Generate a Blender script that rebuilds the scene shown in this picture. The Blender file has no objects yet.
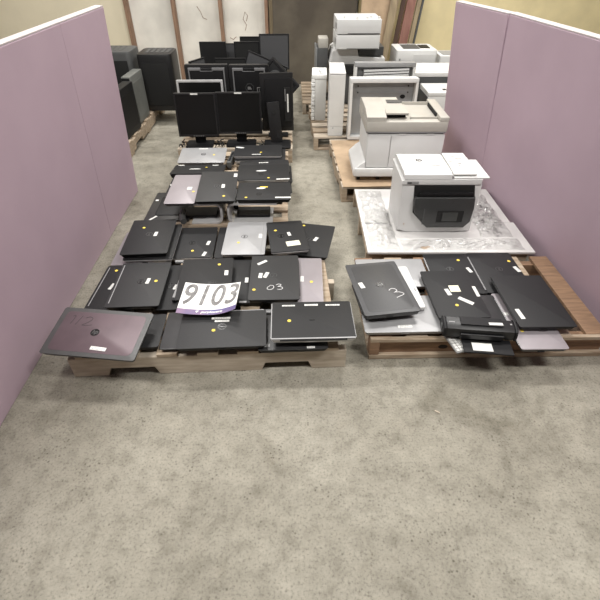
import bpy, bmesh, math, random
from mathutils import Vector, Matrix, Euler
random.seed(7)
S = bpy.context.scene
COL = S.collection
R = math.radians
# ------------------------------------------------------------------ materials
def mat(name, col, rough=.5, metal=0., var=0., scale=20., bump=0., col2=None, spec=.5, stretch=None, emit=0, coat=0):
    m = bpy.data.materials.new(name); m.use_nodes = True
    nt = m.node_tree; b = nt.nodes['Principled BSDF']
    c = (*col, 1)
    b.inputs['Base Color'].default_value = c
    b.inputs['Roughness'].default_value = rough; b.inputs['Metallic'].default_value = metal
    b.inputs['Specular IOR Level'].default_value = spec
    b.inputs['Coat Weight'].default_value = coat
    if emit:
        b.inputs['Emission Color'].default_value = c; b.inputs['Emission Strength'].default_value = emit
    tc = nt.nodes.new('ShaderNodeTexCoord'); mp = nt.nodes.new('ShaderNodeMapping')
    nt.links.new(tc.outputs['Object'], mp.inputs[0])
    if stretch: mp.inputs['Scale'].default_value = stretch
    no = nt.nodes.new('ShaderNodeTexNoise'); no.inputs['Scale'].default_value = scale; no.inputs['Detail'].default_value = 6
    nt.links.new(mp.outputs[0], no.inputs['Vector'])
    if var or col2:
        r = nt.nodes.new('ShaderNodeValToRGB')
        d = col2 or tuple(x*(1-var) for x in col)
        r.color_ramp.elements[0].color = (*d, 1); r.color_ramp.elements[0].position = .35
        r.color_ramp.elements[1].color = c; r.color_ramp.elements[1].position = .65
        nt.links.new(no.outputs['Fac'], r.inputs[0]); nt.links.new(r.outputs[0], b.inputs['Base Color'])
    if bump:
        bp = nt.nodes.new('ShaderNodeBump'); bp.inputs['Strength'].default_value = bump; bp.inputs['Distance'].default_value = .002
        nt.links.new(no.outputs['Fac'], bp.inputs['Height']); nt.links.new(bp.outputs[0], b.inputs['Normal'])
    return m
M = dict(
 black=mat('black_lid', (.018,.018,.019), .52, var=.18, scale=250, bump=.12, spec=.3),
 black2=mat('black_lid_matte', (.028,.028,.029), .5, var=.15, scale=250, bump=.12, spec=.35),
 satin=mat('satin_black', (.026,.026,.027), .4, var=.2, scale=30),
 dark=mat('dark_plastic', (.008,.008,.009), .5, var=.2, scale=60, spec=.3),
 bezel=mat('bezel_plastic', (.011,.011,.012), .4, var=.2, scale=60),
 gap=mat('gap_rubber', (.006,.006,.006), .8, var=.1),
 charcoal=mat('charcoal_lid', (.048,.048,.050), .42, var=.1, scale=200, bump=.1),
 charcoal2=mat('charcoal_rim', (.065,.065,.068), .4, var=.1, scale=100),
 silver=mat('silver_lid', (.36,.36,.365), .4, .2, var=.1, scale=12),
 brushed=mat('brushed_metal', (.58,.58,.58), .4, .25, var=.15, scale=20, stretch=(1,12,1)),
 lavender=mat('lavender_lid', (.30,.272,.288), .42, .25, var=.08, scale=9),
 plum=mat('plum_lid', (.125,.088,.10), .42, .2, var=.15, scale=14),
 plumrim=mat('grey_rim', (.075,.075,.075), .45, var=.15, scale=40),
 paper=mat('label_paper', (.78,.78,.75), .6, var=.22, scale=70, stretch=(1,3,1)),
 cream=mat('cream_paper', (.80,.78,.62), .7, var=.12, scale=60),
 yellow=mat('yellow_sticker', (.80,.60,.08), .5, var=.1),
 ink=mat('dark_ink', (.03,.03,.03), .6, var=.1),
 greyink=mat('worn_ink', (.115,.11,.11), .6, var=.35, scale=40, col2=(.24,.235,.23)),
 chalk=mat('white_ink', (.75,.75,.75), .6, var=.1),
 emb=mat('emblem_metal', (.12,.12,.12), .3, .6, var=.1),
 embd=mat('emblem_dark', (.008,.008,.008), .25, var=.1),
 sign=mat('sign_paper', (.86,.86,.83), .5, var=.05, scale=5),
 purple=mat('sign_band', (.10,.095,.24), .5, col2=(.27,.16,.23), scale=7),
 wood=mat('pallet_wood', (.46,.375,.28), .8, col2=(.30,.225,.155), scale=7, bump=.6, stretch=(1,7,7)),
 wood2=mat('pallet_wood_pale', (.54,.47,.38), .8, col2=(.40,.335,.26), scale=7, bump=.6, stretch=(1,7,7)),
 wood3=mat('pallet_wood_brown', (.30,.185,.11), .8, col2=(.19,.115,.07), scale=8, bump=.5, stretch=(1,7,7)),
 knot=mat('wood_knot', (.035,.022,.015), .8, var=.4, scale=50),
 white=mat('white_plastic', (.66,.66,.65), .5, var=.05, scale=6),
 white2=mat('white_plastic_warm', (.66,.655,.63), .45, var=.07, scale=8),
 beige=mat('beige_plastic', (.45,.43,.385), .5, var=.08, scale=9),
 grey=mat('grey_plastic', (.30,.30,.30), .5, var=.12, scale=14),
 innerg=mat('inner_frame_grey', (.20,.20,.205), .45, var=.2, scale=12),
 steel=mat('grey_steel', (.33,.34,.345), .4, .4, var=.2, scale=5),
 tgrey=mat('tower_grey', (.15,.155,.145), .5, var=.2, scale=9),
 dgrey=mat('dark_grey_plastic', (.075,.077,.077), .5, var=.15, scale=14),
 panel=mat('control_panel', (.042,.043,.043), .38, var=.15, scale=30),
 screen=mat('dark_glass', (.007,.007,.007), .35, var=.3, scale=200, spec=.3),
 screeng=mat('grey_matte_screen', (.075,.076,.08), .38, var=.12, scale=150),
 lcd=mat('small_lcd', (.05,.052,.05), .3, var=.1),
 foam=mat('foam_packaging', (.83,.83,.81), .8, var=.1, scale=60, bump=1.),
 board=mat('pink_board', (.47,.355,.42), .75, var=.07, scale=2.5, bump=.15),
 boardedge=mat('board_edge', (.50,.45,.45), .7, var=.1),
 card=mat('white_card', (.66,.65,.635), .5, var=.06, scale=4),
 cardb=mat('brown_card', (.48,.35,.23), .8, var=.2, scale=10),
 plaster=mat('white_plaster', (.80,.77,.70), .9, var=.2, scale=3.2, bump=.4),
 yellowb=mat('yellow_panel', (.86,.74,.44), .85, var=.14, scale=3.5, bump=.3),
 cream2=mat('cream_panel', (.82,.74,.56), .85, var=.1, scale=2),
 stud=mat('wood_stud', (.30,.185,.12), .8, col2=(.20,.12,.08), scale=6, stretch=(8,8,1)),
 khaki=mat('khaki_plank', (.34,.27,.17), .8, col2=(.22,.17,.11), scale=5, stretch=(6,6,1)),
 darkp=mat('dark_plank', (.07,.035,.022), .7, var=.3, scale=5, stretch=(6,6,1)),
 redp=mat('reddish_plank', (.27,.135,.105), .7, col2=(.19,.085,.065), scale=5, stretch=(6,6,1)),
 bare=mat('bare_bulkhead', (.125,.107,.080), .9, col2=(.075,.062,.047), scale=2.6, bump=.5),
 ceil=mat('ceiling_paint', (.22,.22,.21), .9, var=.1), block=mat('block_wall', (.30,.29,.27), .9, var=.15, scale=4),
 tube=mat('lamp_tube', (1,.98,.94), .5, emit=4),
 cable=mat('cable_rubber', (.012,.012,.012), .5, var=.1),
)
def floor_mat():
    m = bpy.data.materials.new('concrete'); m.use_nodes = True; nt = m.node_tree; N = nt.nodes; Lk = nt.links
    b = N['Principled BSDF']; b.inputs['Roughness'].default_value = .7; b.inputs['Specular IOR Level'].default_value = .25
    tc = N.new('ShaderNodeTexCoord')
    def noise(sc, det=8, rough=.6, dist=0):
        n = N.new('ShaderNodeTexNoise'); n.inputs['Scale'].default_value = sc; n.inputs['Detail'].default_value = det
        n.inputs['Roughness'].default_value = rough; n.inputs['Distortion'].default_value = dist
        Lk.new(tc.outputs['Object'], n.inputs['Vector']); return n
    def ramp(src, stops):
        r = N.new('ShaderNodeValToRGB'); e = r.color_ramp.elements
        while len(e) < len(stops): e.new(.5)
        for k, (p, c) in enumerate(stops): e[k].position = p; e[k].color = (*c, 1)
        Lk.new(src, r.inputs[0]); return r
    def mult(a, b_, f=1.):
        x = N.new('ShaderNodeMix'); x.data_type = 'RGBA'; x.blend_type = 'MULTIPLY'; x.inputs[0].default_value = f
        Lk.new(a, x.inputs[6]); Lk.new(b_, x.inputs[7]); return x.outputs[2]
    base = ramp(noise(1.3, 8, .65, .4).outputs['Fac'], [(.3, (.200,.185,.150)), (.5, (.272,.255,.212)), (.7, (.345,.326,.276))])
    fine = ramp(noise(13, 8, .7).outputs['Fac'], [(.34, (.74,.73,.71)), (.5, (.98,.98,.97)), (.68, (1.12,1.11,1.10))])
    g = ramp(noise(110, 4, .7).outputs['Fac'], [(.33, (.60,.59,.58)), (.46, (1,1,1)), (.68, (1.14,1.14,1.14))])
    v = N.new('ShaderNodeTexVoronoi'); v.inputs['Scale'].default_value = 16; v.inputs['Randomness'].default_value = 1
    Lk.new(tc.outputs['Object'], v.inputs['Vector'])
    spots = ramp(v.outputs['Distance'], [(.0, (.62,.61,.58)), (.10, (.72,.71,.69)), (.17, (1,1,1))])
    st = ramp(noise(3.1, 5, .5, 1.2).outputs['Fac'], [(.30, (.70,.69,.66)), (.42, (1,1,1)), (.9, (1.04,1.04,1.03))])
    c = mult(base.outputs[0], fine.outputs[0]); c = mult(c, g.outputs[0]); c = mult(c, spots.outputs[0], .45); c = mult(c, st.outputs[0], .8)

    v2 = N.new('ShaderNodeTexVoronoi'); v2.inputs['Scale'].default_value = 55; Lk.new(tc.outputs['Object'], v2.inputs['Vector'])
    pits = ramp(v2.outputs['Distance'], [(.0, (.45,.44,.42)), (.16, (.6,.59,.57)), (.26, (1,1,1))])
    msk = ramp(noise(7, 4, .6).outputs['Fac'], [(.50, (0,0,0)), (.60, (1,1,1))])
    x = N.new('ShaderNodeMix'); x.data_type = 'RGBA'; x.blend_type = 'MULTIPLY'
    Lk.new(msk.outputs[0], x.inputs[0]); Lk.new(c, x.inputs[6]); Lk.new(pits.outputs[0], x.inputs[7]); c = x.outputs[2]
    Lk.new(c, b.inputs['Base Color'])
    bp = N.new('ShaderNodeBump'); bp.inputs['Strength'].default_value = .25; bp.inputs['Distance'].default_value = .004
    Lk.new(fine.outputs[0], bp.inputs['Height']); Lk.new(bp.outputs[0], b.inputs['Normal'])
    return m
M['floor'] = floor_mat()
def film_mat():
    m = bpy.data.materials.new('clear_plastic_film'); m.use_nodes = True; nt = m.node_tree; N = nt.nodes; Lk = nt.links
    for n in list(N): N.remove(n)
    o = N.new('ShaderNodeOutputMaterial'); t = N.new('ShaderNodeBsdfTransparent'); g = N.new('ShaderNodeBsdfGlossy'); d = N.new('ShaderNodeBsdfDiffuse')
    d.inputs['Color'].default_value = (.8,.8,.8,1)
    g.inputs['Roughness'].default_value = .12; g.inputs['Color'].default_value = (.95,.95,.95,1)
    m1 = N.new('ShaderNodeMixShader'); m1.inputs[0].default_value = .08; Lk.new(t.outputs[0], m1.inputs[1]); Lk.new(d.outputs[0], m1.inputs[2])
    fr = N.new('ShaderNodeFresnel'); fr.inputs['IOR'].default_value = 1.6
    m2 = N.new('ShaderNodeMixShader'); Lk.new(fr.outputs[0], m2.inputs[0]); Lk.new(m1.outputs[0], m2.inputs[1]); Lk.new(g.outputs[0], m2.inputs[2])
    Lk.new(m2.outputs[0], o.inputs[0]); return m
M['film'] = film_mat()
# ------------------------------------------------------------------ mesh helpers
class MB:
    def __init__(s): s.b = bmesh.new()
    def box(s, x0, x1, y0, y1, z0, z1, bev=0, mtx=None):
        r = bmesh.ops.create_cube(s.b, size=1)['verts']
        for v in r: v.co = Vector(((x0+x1)/2+v.co.x*(x1-x0), (y0+y1)/2+v.co.y*(y1-y0), (z0+z1)/2+v.co.z*(z1-z0)))
        if bev:
            es = list({e for v in r for e in v.link_edges})
            o = bmesh.ops.bevel(s.b, geom=es, offset=bev, segments=2, profile=.6, affect='EDGES'); r = list({v for f in o['faces'] for v in f.verts} | {v for v in r if v.is_valid})
        if mtx:
            for v in r: v.co = mtx @ v.co
        return s
    def prism(s, pts, z0, z1, axis='z', bev=0, mtx=None, inset=0):
        # pts: outline in the plane, extruded along axis; inset pulls in the z0 outline
        f = {'z': lambda p, z: Vector((p[0], p[1], z)), 'y': lambda p, z: Vector((p[0], z, p[1])), 'x': lambda p, z: Vector((z, p[0], p[1]))}[axis]
        cx = sum(p[0] for p in pts)/len(pts); cy = sum(p[1] for p in pts)/len(pts)
        q = [(p[0]+(inset if p[0] < cx else -inset), p[1]+(inset if p[1] < cy else -inset)) for p in pts] if inset else pts
        a = [s.b.verts.new(f(p, z0)) for p in q]; b = [s.b.verts.new(f(p, z1)) for p in pts]
        n = len(pts); fs = [s.b.faces.new(a[::-1]), s.b.faces.new(b)]
        for i in range(n): fs.append(s.b.faces.new((a[i], a[(i+1) % n], b[(i+1) % n], b[i])))
        bmesh.ops.recalc_face_normals(s.b, faces=fs)
        vs = a+b
        if bev:
            es = list(fs[0].edges)+list(fs[1].edges)
            o = bmesh.ops.bevel(s.b, geom=es, offset=bev, segments=2, profile=.6, affect='EDGES'); vs = list({v for g in o['faces'] for v in g.verts} | {v for v in vs if v.is_valid})
        if mtx:
            for v in vs: v.co = mtx @ v.co
        return s
    def rrect(s, x0, x1, y0, y1, r, z0, z1, axis='z', bev=0, mtx=None, inset=0):
        return s.prism(rr(x0, x1, y0, y1, r), z0, z1, axis, bev, mtx, inset)
    def cyl(s, p0, p1, r, n=14, r2=None):
        p0, p1 = Vector(p0), Vector(p1); d = p1-p0
        q = d.to_track_quat('Z', 'Y').to_matrix().to_4x4(); q.translation = (p0+p1)/2
        bmesh.ops.create_cone(s.b, cap_ends=True, segments=n, radius1=r, radius2=r if r2 is None else r2, depth=d.length, matrix=q); return s
    def tube(s, pts, r, n=8):
        pts = [Vector(p) for p in pts]; rings = []
        for i, p in enumerate(pts):
            d = (pts[min(i+1, len(pts)-1)]-pts[max(i-1, 0)]).normalized()
            u = d.cross(Vector((0, 0, 1)) if abs(d.z) < .9 else Vector((1, 0, 0))).normalized(); w = d.cross(u)
            rings.append([s.b.verts.new(p+r*(math.cos(a)*u+math.sin(a)*w)) for a in [2*math.pi*k/n for k in range(n)]])
        for a, b in zip(rings, rings[1:]):
            for k in range(n): s.b.faces.new((a[k], a[(k+1) % n], b[(k+1) % n], b[k]))
        s.b.faces.new(rings[0][::-1]); s.b.faces.new(rings[-1]); return s
    def ring(s, x, y, z, r0, r1, h, n=32, sx=1., mtx=None):
        a = [[s.b.verts.new(Vector((x+sx*q*math.cos(t), y+q*math.sin(t), zz))) for t in [2*math.pi*k/n for k in range(n)]] for q, zz in ((r0, z), (r0, z+h), (r1, z+h), (r1, z))]
        for i in range(4):
            for k in range(n): s.b.faces.new((a[i][k], a[i][(k+1) % n], a[(i+1) % 4][(k+1) % n], a[(i+1) % 4][k]))
        if mtx:
            for g in a:
                for v in g: v.co = mtx @ v.co
        return s
    def ribbon(s, pts, w, h, z=0, ox=0, oy=0, sc=1., mtx=None):
        # flat pen stroke lying on a surface
        P = [Vector((ox+p[0]*sc, oy+p[1]*sc, z)) for p in pts]; rows = []
        for i, p in enumerate(P):
            d = (P[min(i+1, len(P)-1)]-P[max(i-1, 0)]).normalized(); u = Vector((-d.y, d.x, 0))*w/2
            rows.append([s.b.verts.new(p+u), s.b.verts.new(p-u), s.b.verts.new(p-u+Vector((0, 0, h))), s.b.verts.new(p+u+Vector((0, 0, h)))])
        for a, b in zip(rows, rows[1:]):
            for k in range(4): s.b.faces.new((a[k], a[(k+1) % 4], b[(k+1) % 4], b[k]))
        s.b.faces.new(rows[0][::-1]); s.b.faces.new(rows[-1])
        if mtx:
            for g in rows:
                for v in g: v.co = mtx @ v.co
        return s
    def xf(s, m):
        bmesh.ops.transform(s.b, matrix=m, verts=s.b.verts); return s
    def build(s, name, m, parent=None, smooth=False, loc=None, rot=None):
        bmesh.ops.recalc_face_normals(s.b, faces=s.b.faces)
        me = bpy.data.meshes.new(name); s.b.to_mesh(me); s.b.free()
        me.materials.append(M[m] if isinstance(m, str) else m)
        if smooth:
            for p in me.polygons: p.use_smooth = True
            try: me.set_sharp_from_angle(angle=R(35))
            except Exception: pass
        o = bpy.data.objects.new(name, me); COL.objects.link(o)
        if parent: o.parent = parent
        if loc: o.location = loc
        if rot: o.rotation_euler = rot
        return o
def rr(x0, x1, y0, y1, r, n=5):
    P = []
    for cx, cy, a0 in ((x1-r, y1-r, 0), (x0+r, y1-r, 90), (x0+r, y0+r, 180), (x1-r, y0+r, 270)):
        for k in range(n): a = R(a0+90*k/(n-1)); P.append((cx+r*math.cos(a), cy+r*math.sin(a)))
    return P
def thing(name, label, cat, loc=(0,0,0), rot=(0,0,0), group=None):
    o = bpy.data.objects.new(name, None); COL.objects.link(o); o.empty_display_size = .05
    o.location = loc; o.rotation_euler = tuple(R(a) for a in rot)
    o['label'] = label; o['category'] = cat
    if group: o['group'] = group
    return o
def tag(o, label, cat, group=None, kind=None):
    o['label'] = label; o['category'] = cat
    if group: o['group'] = group
    if kind: o['kind'] = kind
    return o
def struct(name, mb, m):
    o = mb.build(name, m); o['kind'] = 'structure'; return o
def text_bm(txt, size, shear=0., offset=0., ext=.0004, align='CENTER', mtx=None, mb=None, spacing=1.):
    cu = bpy.data.curves.new('lettering', 'FONT'); cu.body = txt; cu.size = size; cu.shear = shear; cu.offset = offset
    cu.extrude = ext; cu.align_x = align; cu.align_y = 'CENTER'; cu.space_character = spacing; cu.resolution_u = 6
    o = bpy.data.objects.new('lettering', cu); COL.objects.link(o)
    dg = bpy.context.evaluated_depsgraph_get(); me = bpy.data.meshes.new_from_object(o.evaluated_get(dg))
    bpy.data.objects.remove(o); bpy.data.curves.remove(cu)
    if mtx: me.transform(mtx)
    mb = mb or MB(); mb.b.from_mesh(me); bpy.data.meshes.remove(me); return mb
T = Matrix.Translation
def RZ(a): return Matrix.Rotation(R(a), 4, 'Z')
def RX(a): return Matrix.Rotation(R(a), 4, 'X')
def RY(a): return Matrix.Rotation(R(a), 4, 'Y')
# ------------------------------------------------------------------ the room
struct('floor', MB().box(-4.2, 4.2, -3.5, 6.6, -.1, 0), 'floor')
struct('wall_back', MB().box(-4.2, 4.2, 6.62, 6.75, 0, 3.6), 'plaster')
struct('wall_left', MB().box(-4.35, -4.2, -3.5, 6.75, 0, 3.6), 'block')
struct('wall_right', MB().box(4.2, 4.35, -3.5, 6.75, 0, 3.6), 'block')
struct('wall_front', MB().box(-4.35, 4.35, -3.65, -3.5, 0, 3.6), 'block')

struct('ceiling', MB().box(-4.35, 4.35, -3.65, 6.75, 3.6, 3.7), 'ceil')
struct('trim_1', MB().box(-4.15, -2.03, 6.56, 6.60, .001, 3.5), 'cream2')     # cream sheathing, left
struct('trim_2', MB().box(-.22, .80, 6.45, 6.61, .001, 3.5), 'bare')         # bare grey bulkhead
struct('trim_3', MB().box(.83, 4.1, 6.52, 6.60, .001, 3.5), 'yellowb')       # yellow sheathing
for n, x in enumerate((-2.0, -1.43, -.86, -.30)):
    struct('trim_%d' % (n+4), MB().box(x-.02, x+.02, 6.50, 6.60, .001, 3.5), 'stud')
struct('trim_8', MB().box(-.27, -.225, 6.54, 6.61, .001, 3.5), 'khaki')
for pts in ([(-.58, .60), (-.56, .66), (-.60, .72), (-.57, .80), (-.54, .76), (-.56, .70)], [(-1.16, .86), (-1.12, .80), (-1.10, .74), (-1.05, .72)], [(-.78, .52), (-.74, .50), (-.70, .53)]):
    c = MB().tube([(x, 6.619, z) for x, z in pts], .0035, 5).build('wall_crack', 'stud', bpy.data.objects['wall_back'])
# leaning planks against the yellow sheathing
for n, (x0, w, m, lab, ln) in enumerate(((1.04, .09, 'khaki', 'wide khaki plank leaning on the back wall, leftmost of the leaning lumber', 2.2),
      (1.17, .05, 'darkp', 'very dark brown narrow plank leaning between the khaki and the reddish one', 2.3),
      (1.235, .105, 'redp', 'reddish brown plank leaning against the back wall', 2.25),
      (1.355, .045, 'khaki', 'narrow tan plank leaning right of the reddish plank', 2.1),
      (1.413, .022, 'dgrey', 'thin dark grey strip leaning rightmost of the lumber', 2.0))):
    tag(MB().box(0, w, -.018, .018, 0, ln, .002).xf(RY(7.5)).build('leaning_plank', m, loc=(x0, 6.12+.004*n, .012), rot=(R(-8), 0, 0)), lab, 'plank', 'planks leaning on the back wall')
tag(MB().box(0, .34, -.006, .006, 0, 1.9, .001).build('leaning_board', 'cardb', loc=(.84, 6.25, .002), rot=(R(-6), 0, 0)), 'tan fibreboard sheet leaning behind the stacked white trays', 'board')
# pink boards along both sides
def board(a, b, h0, lean, lab, t=.05):
    a = Vector(a); b = Vector(b); d = b-a; L = d.length; ang = math.atan2(d.y, d.x)
    o = thing('pink_foam_board', lab, 'board', (a.x, a.y, .001), (0, 0, math.degrees(ang)), 'pink boards walling off the aisle')
    mm = RX(lean)
    MB().box(0, L, -t/2, t/2, 0, h0, .004).xf(mm).build('board_face', 'board', o)
    MB().box(0, L, -t/2+.002, t/2-.002, h0+.0006, h0+.007, .001).xf(mm).build('top_edge', 'boardedge', o)
    return o
board((-1.225, 2.602, 0), (-1.225, 3.27, 0), 1.205, 2.9, 'far pink board on the left side, its end facing the dark equipment')
board((-1.212, .35, 0), (-1.2245, 2.60, 0), 1.205, 2.9, 'near pink board on the left side, beside the front left pallet')
board((1.402, 3.082, 0), (1.272, 3.70, 0), 1.19, -5.6, 'far pink board on the right side, behind the white printer')
board((1.66, .35, 0), (1.403, 3.08, 0), 1.19, -5.2, 'near pink board on the right side, beside the laptops and sheet of card')
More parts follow.
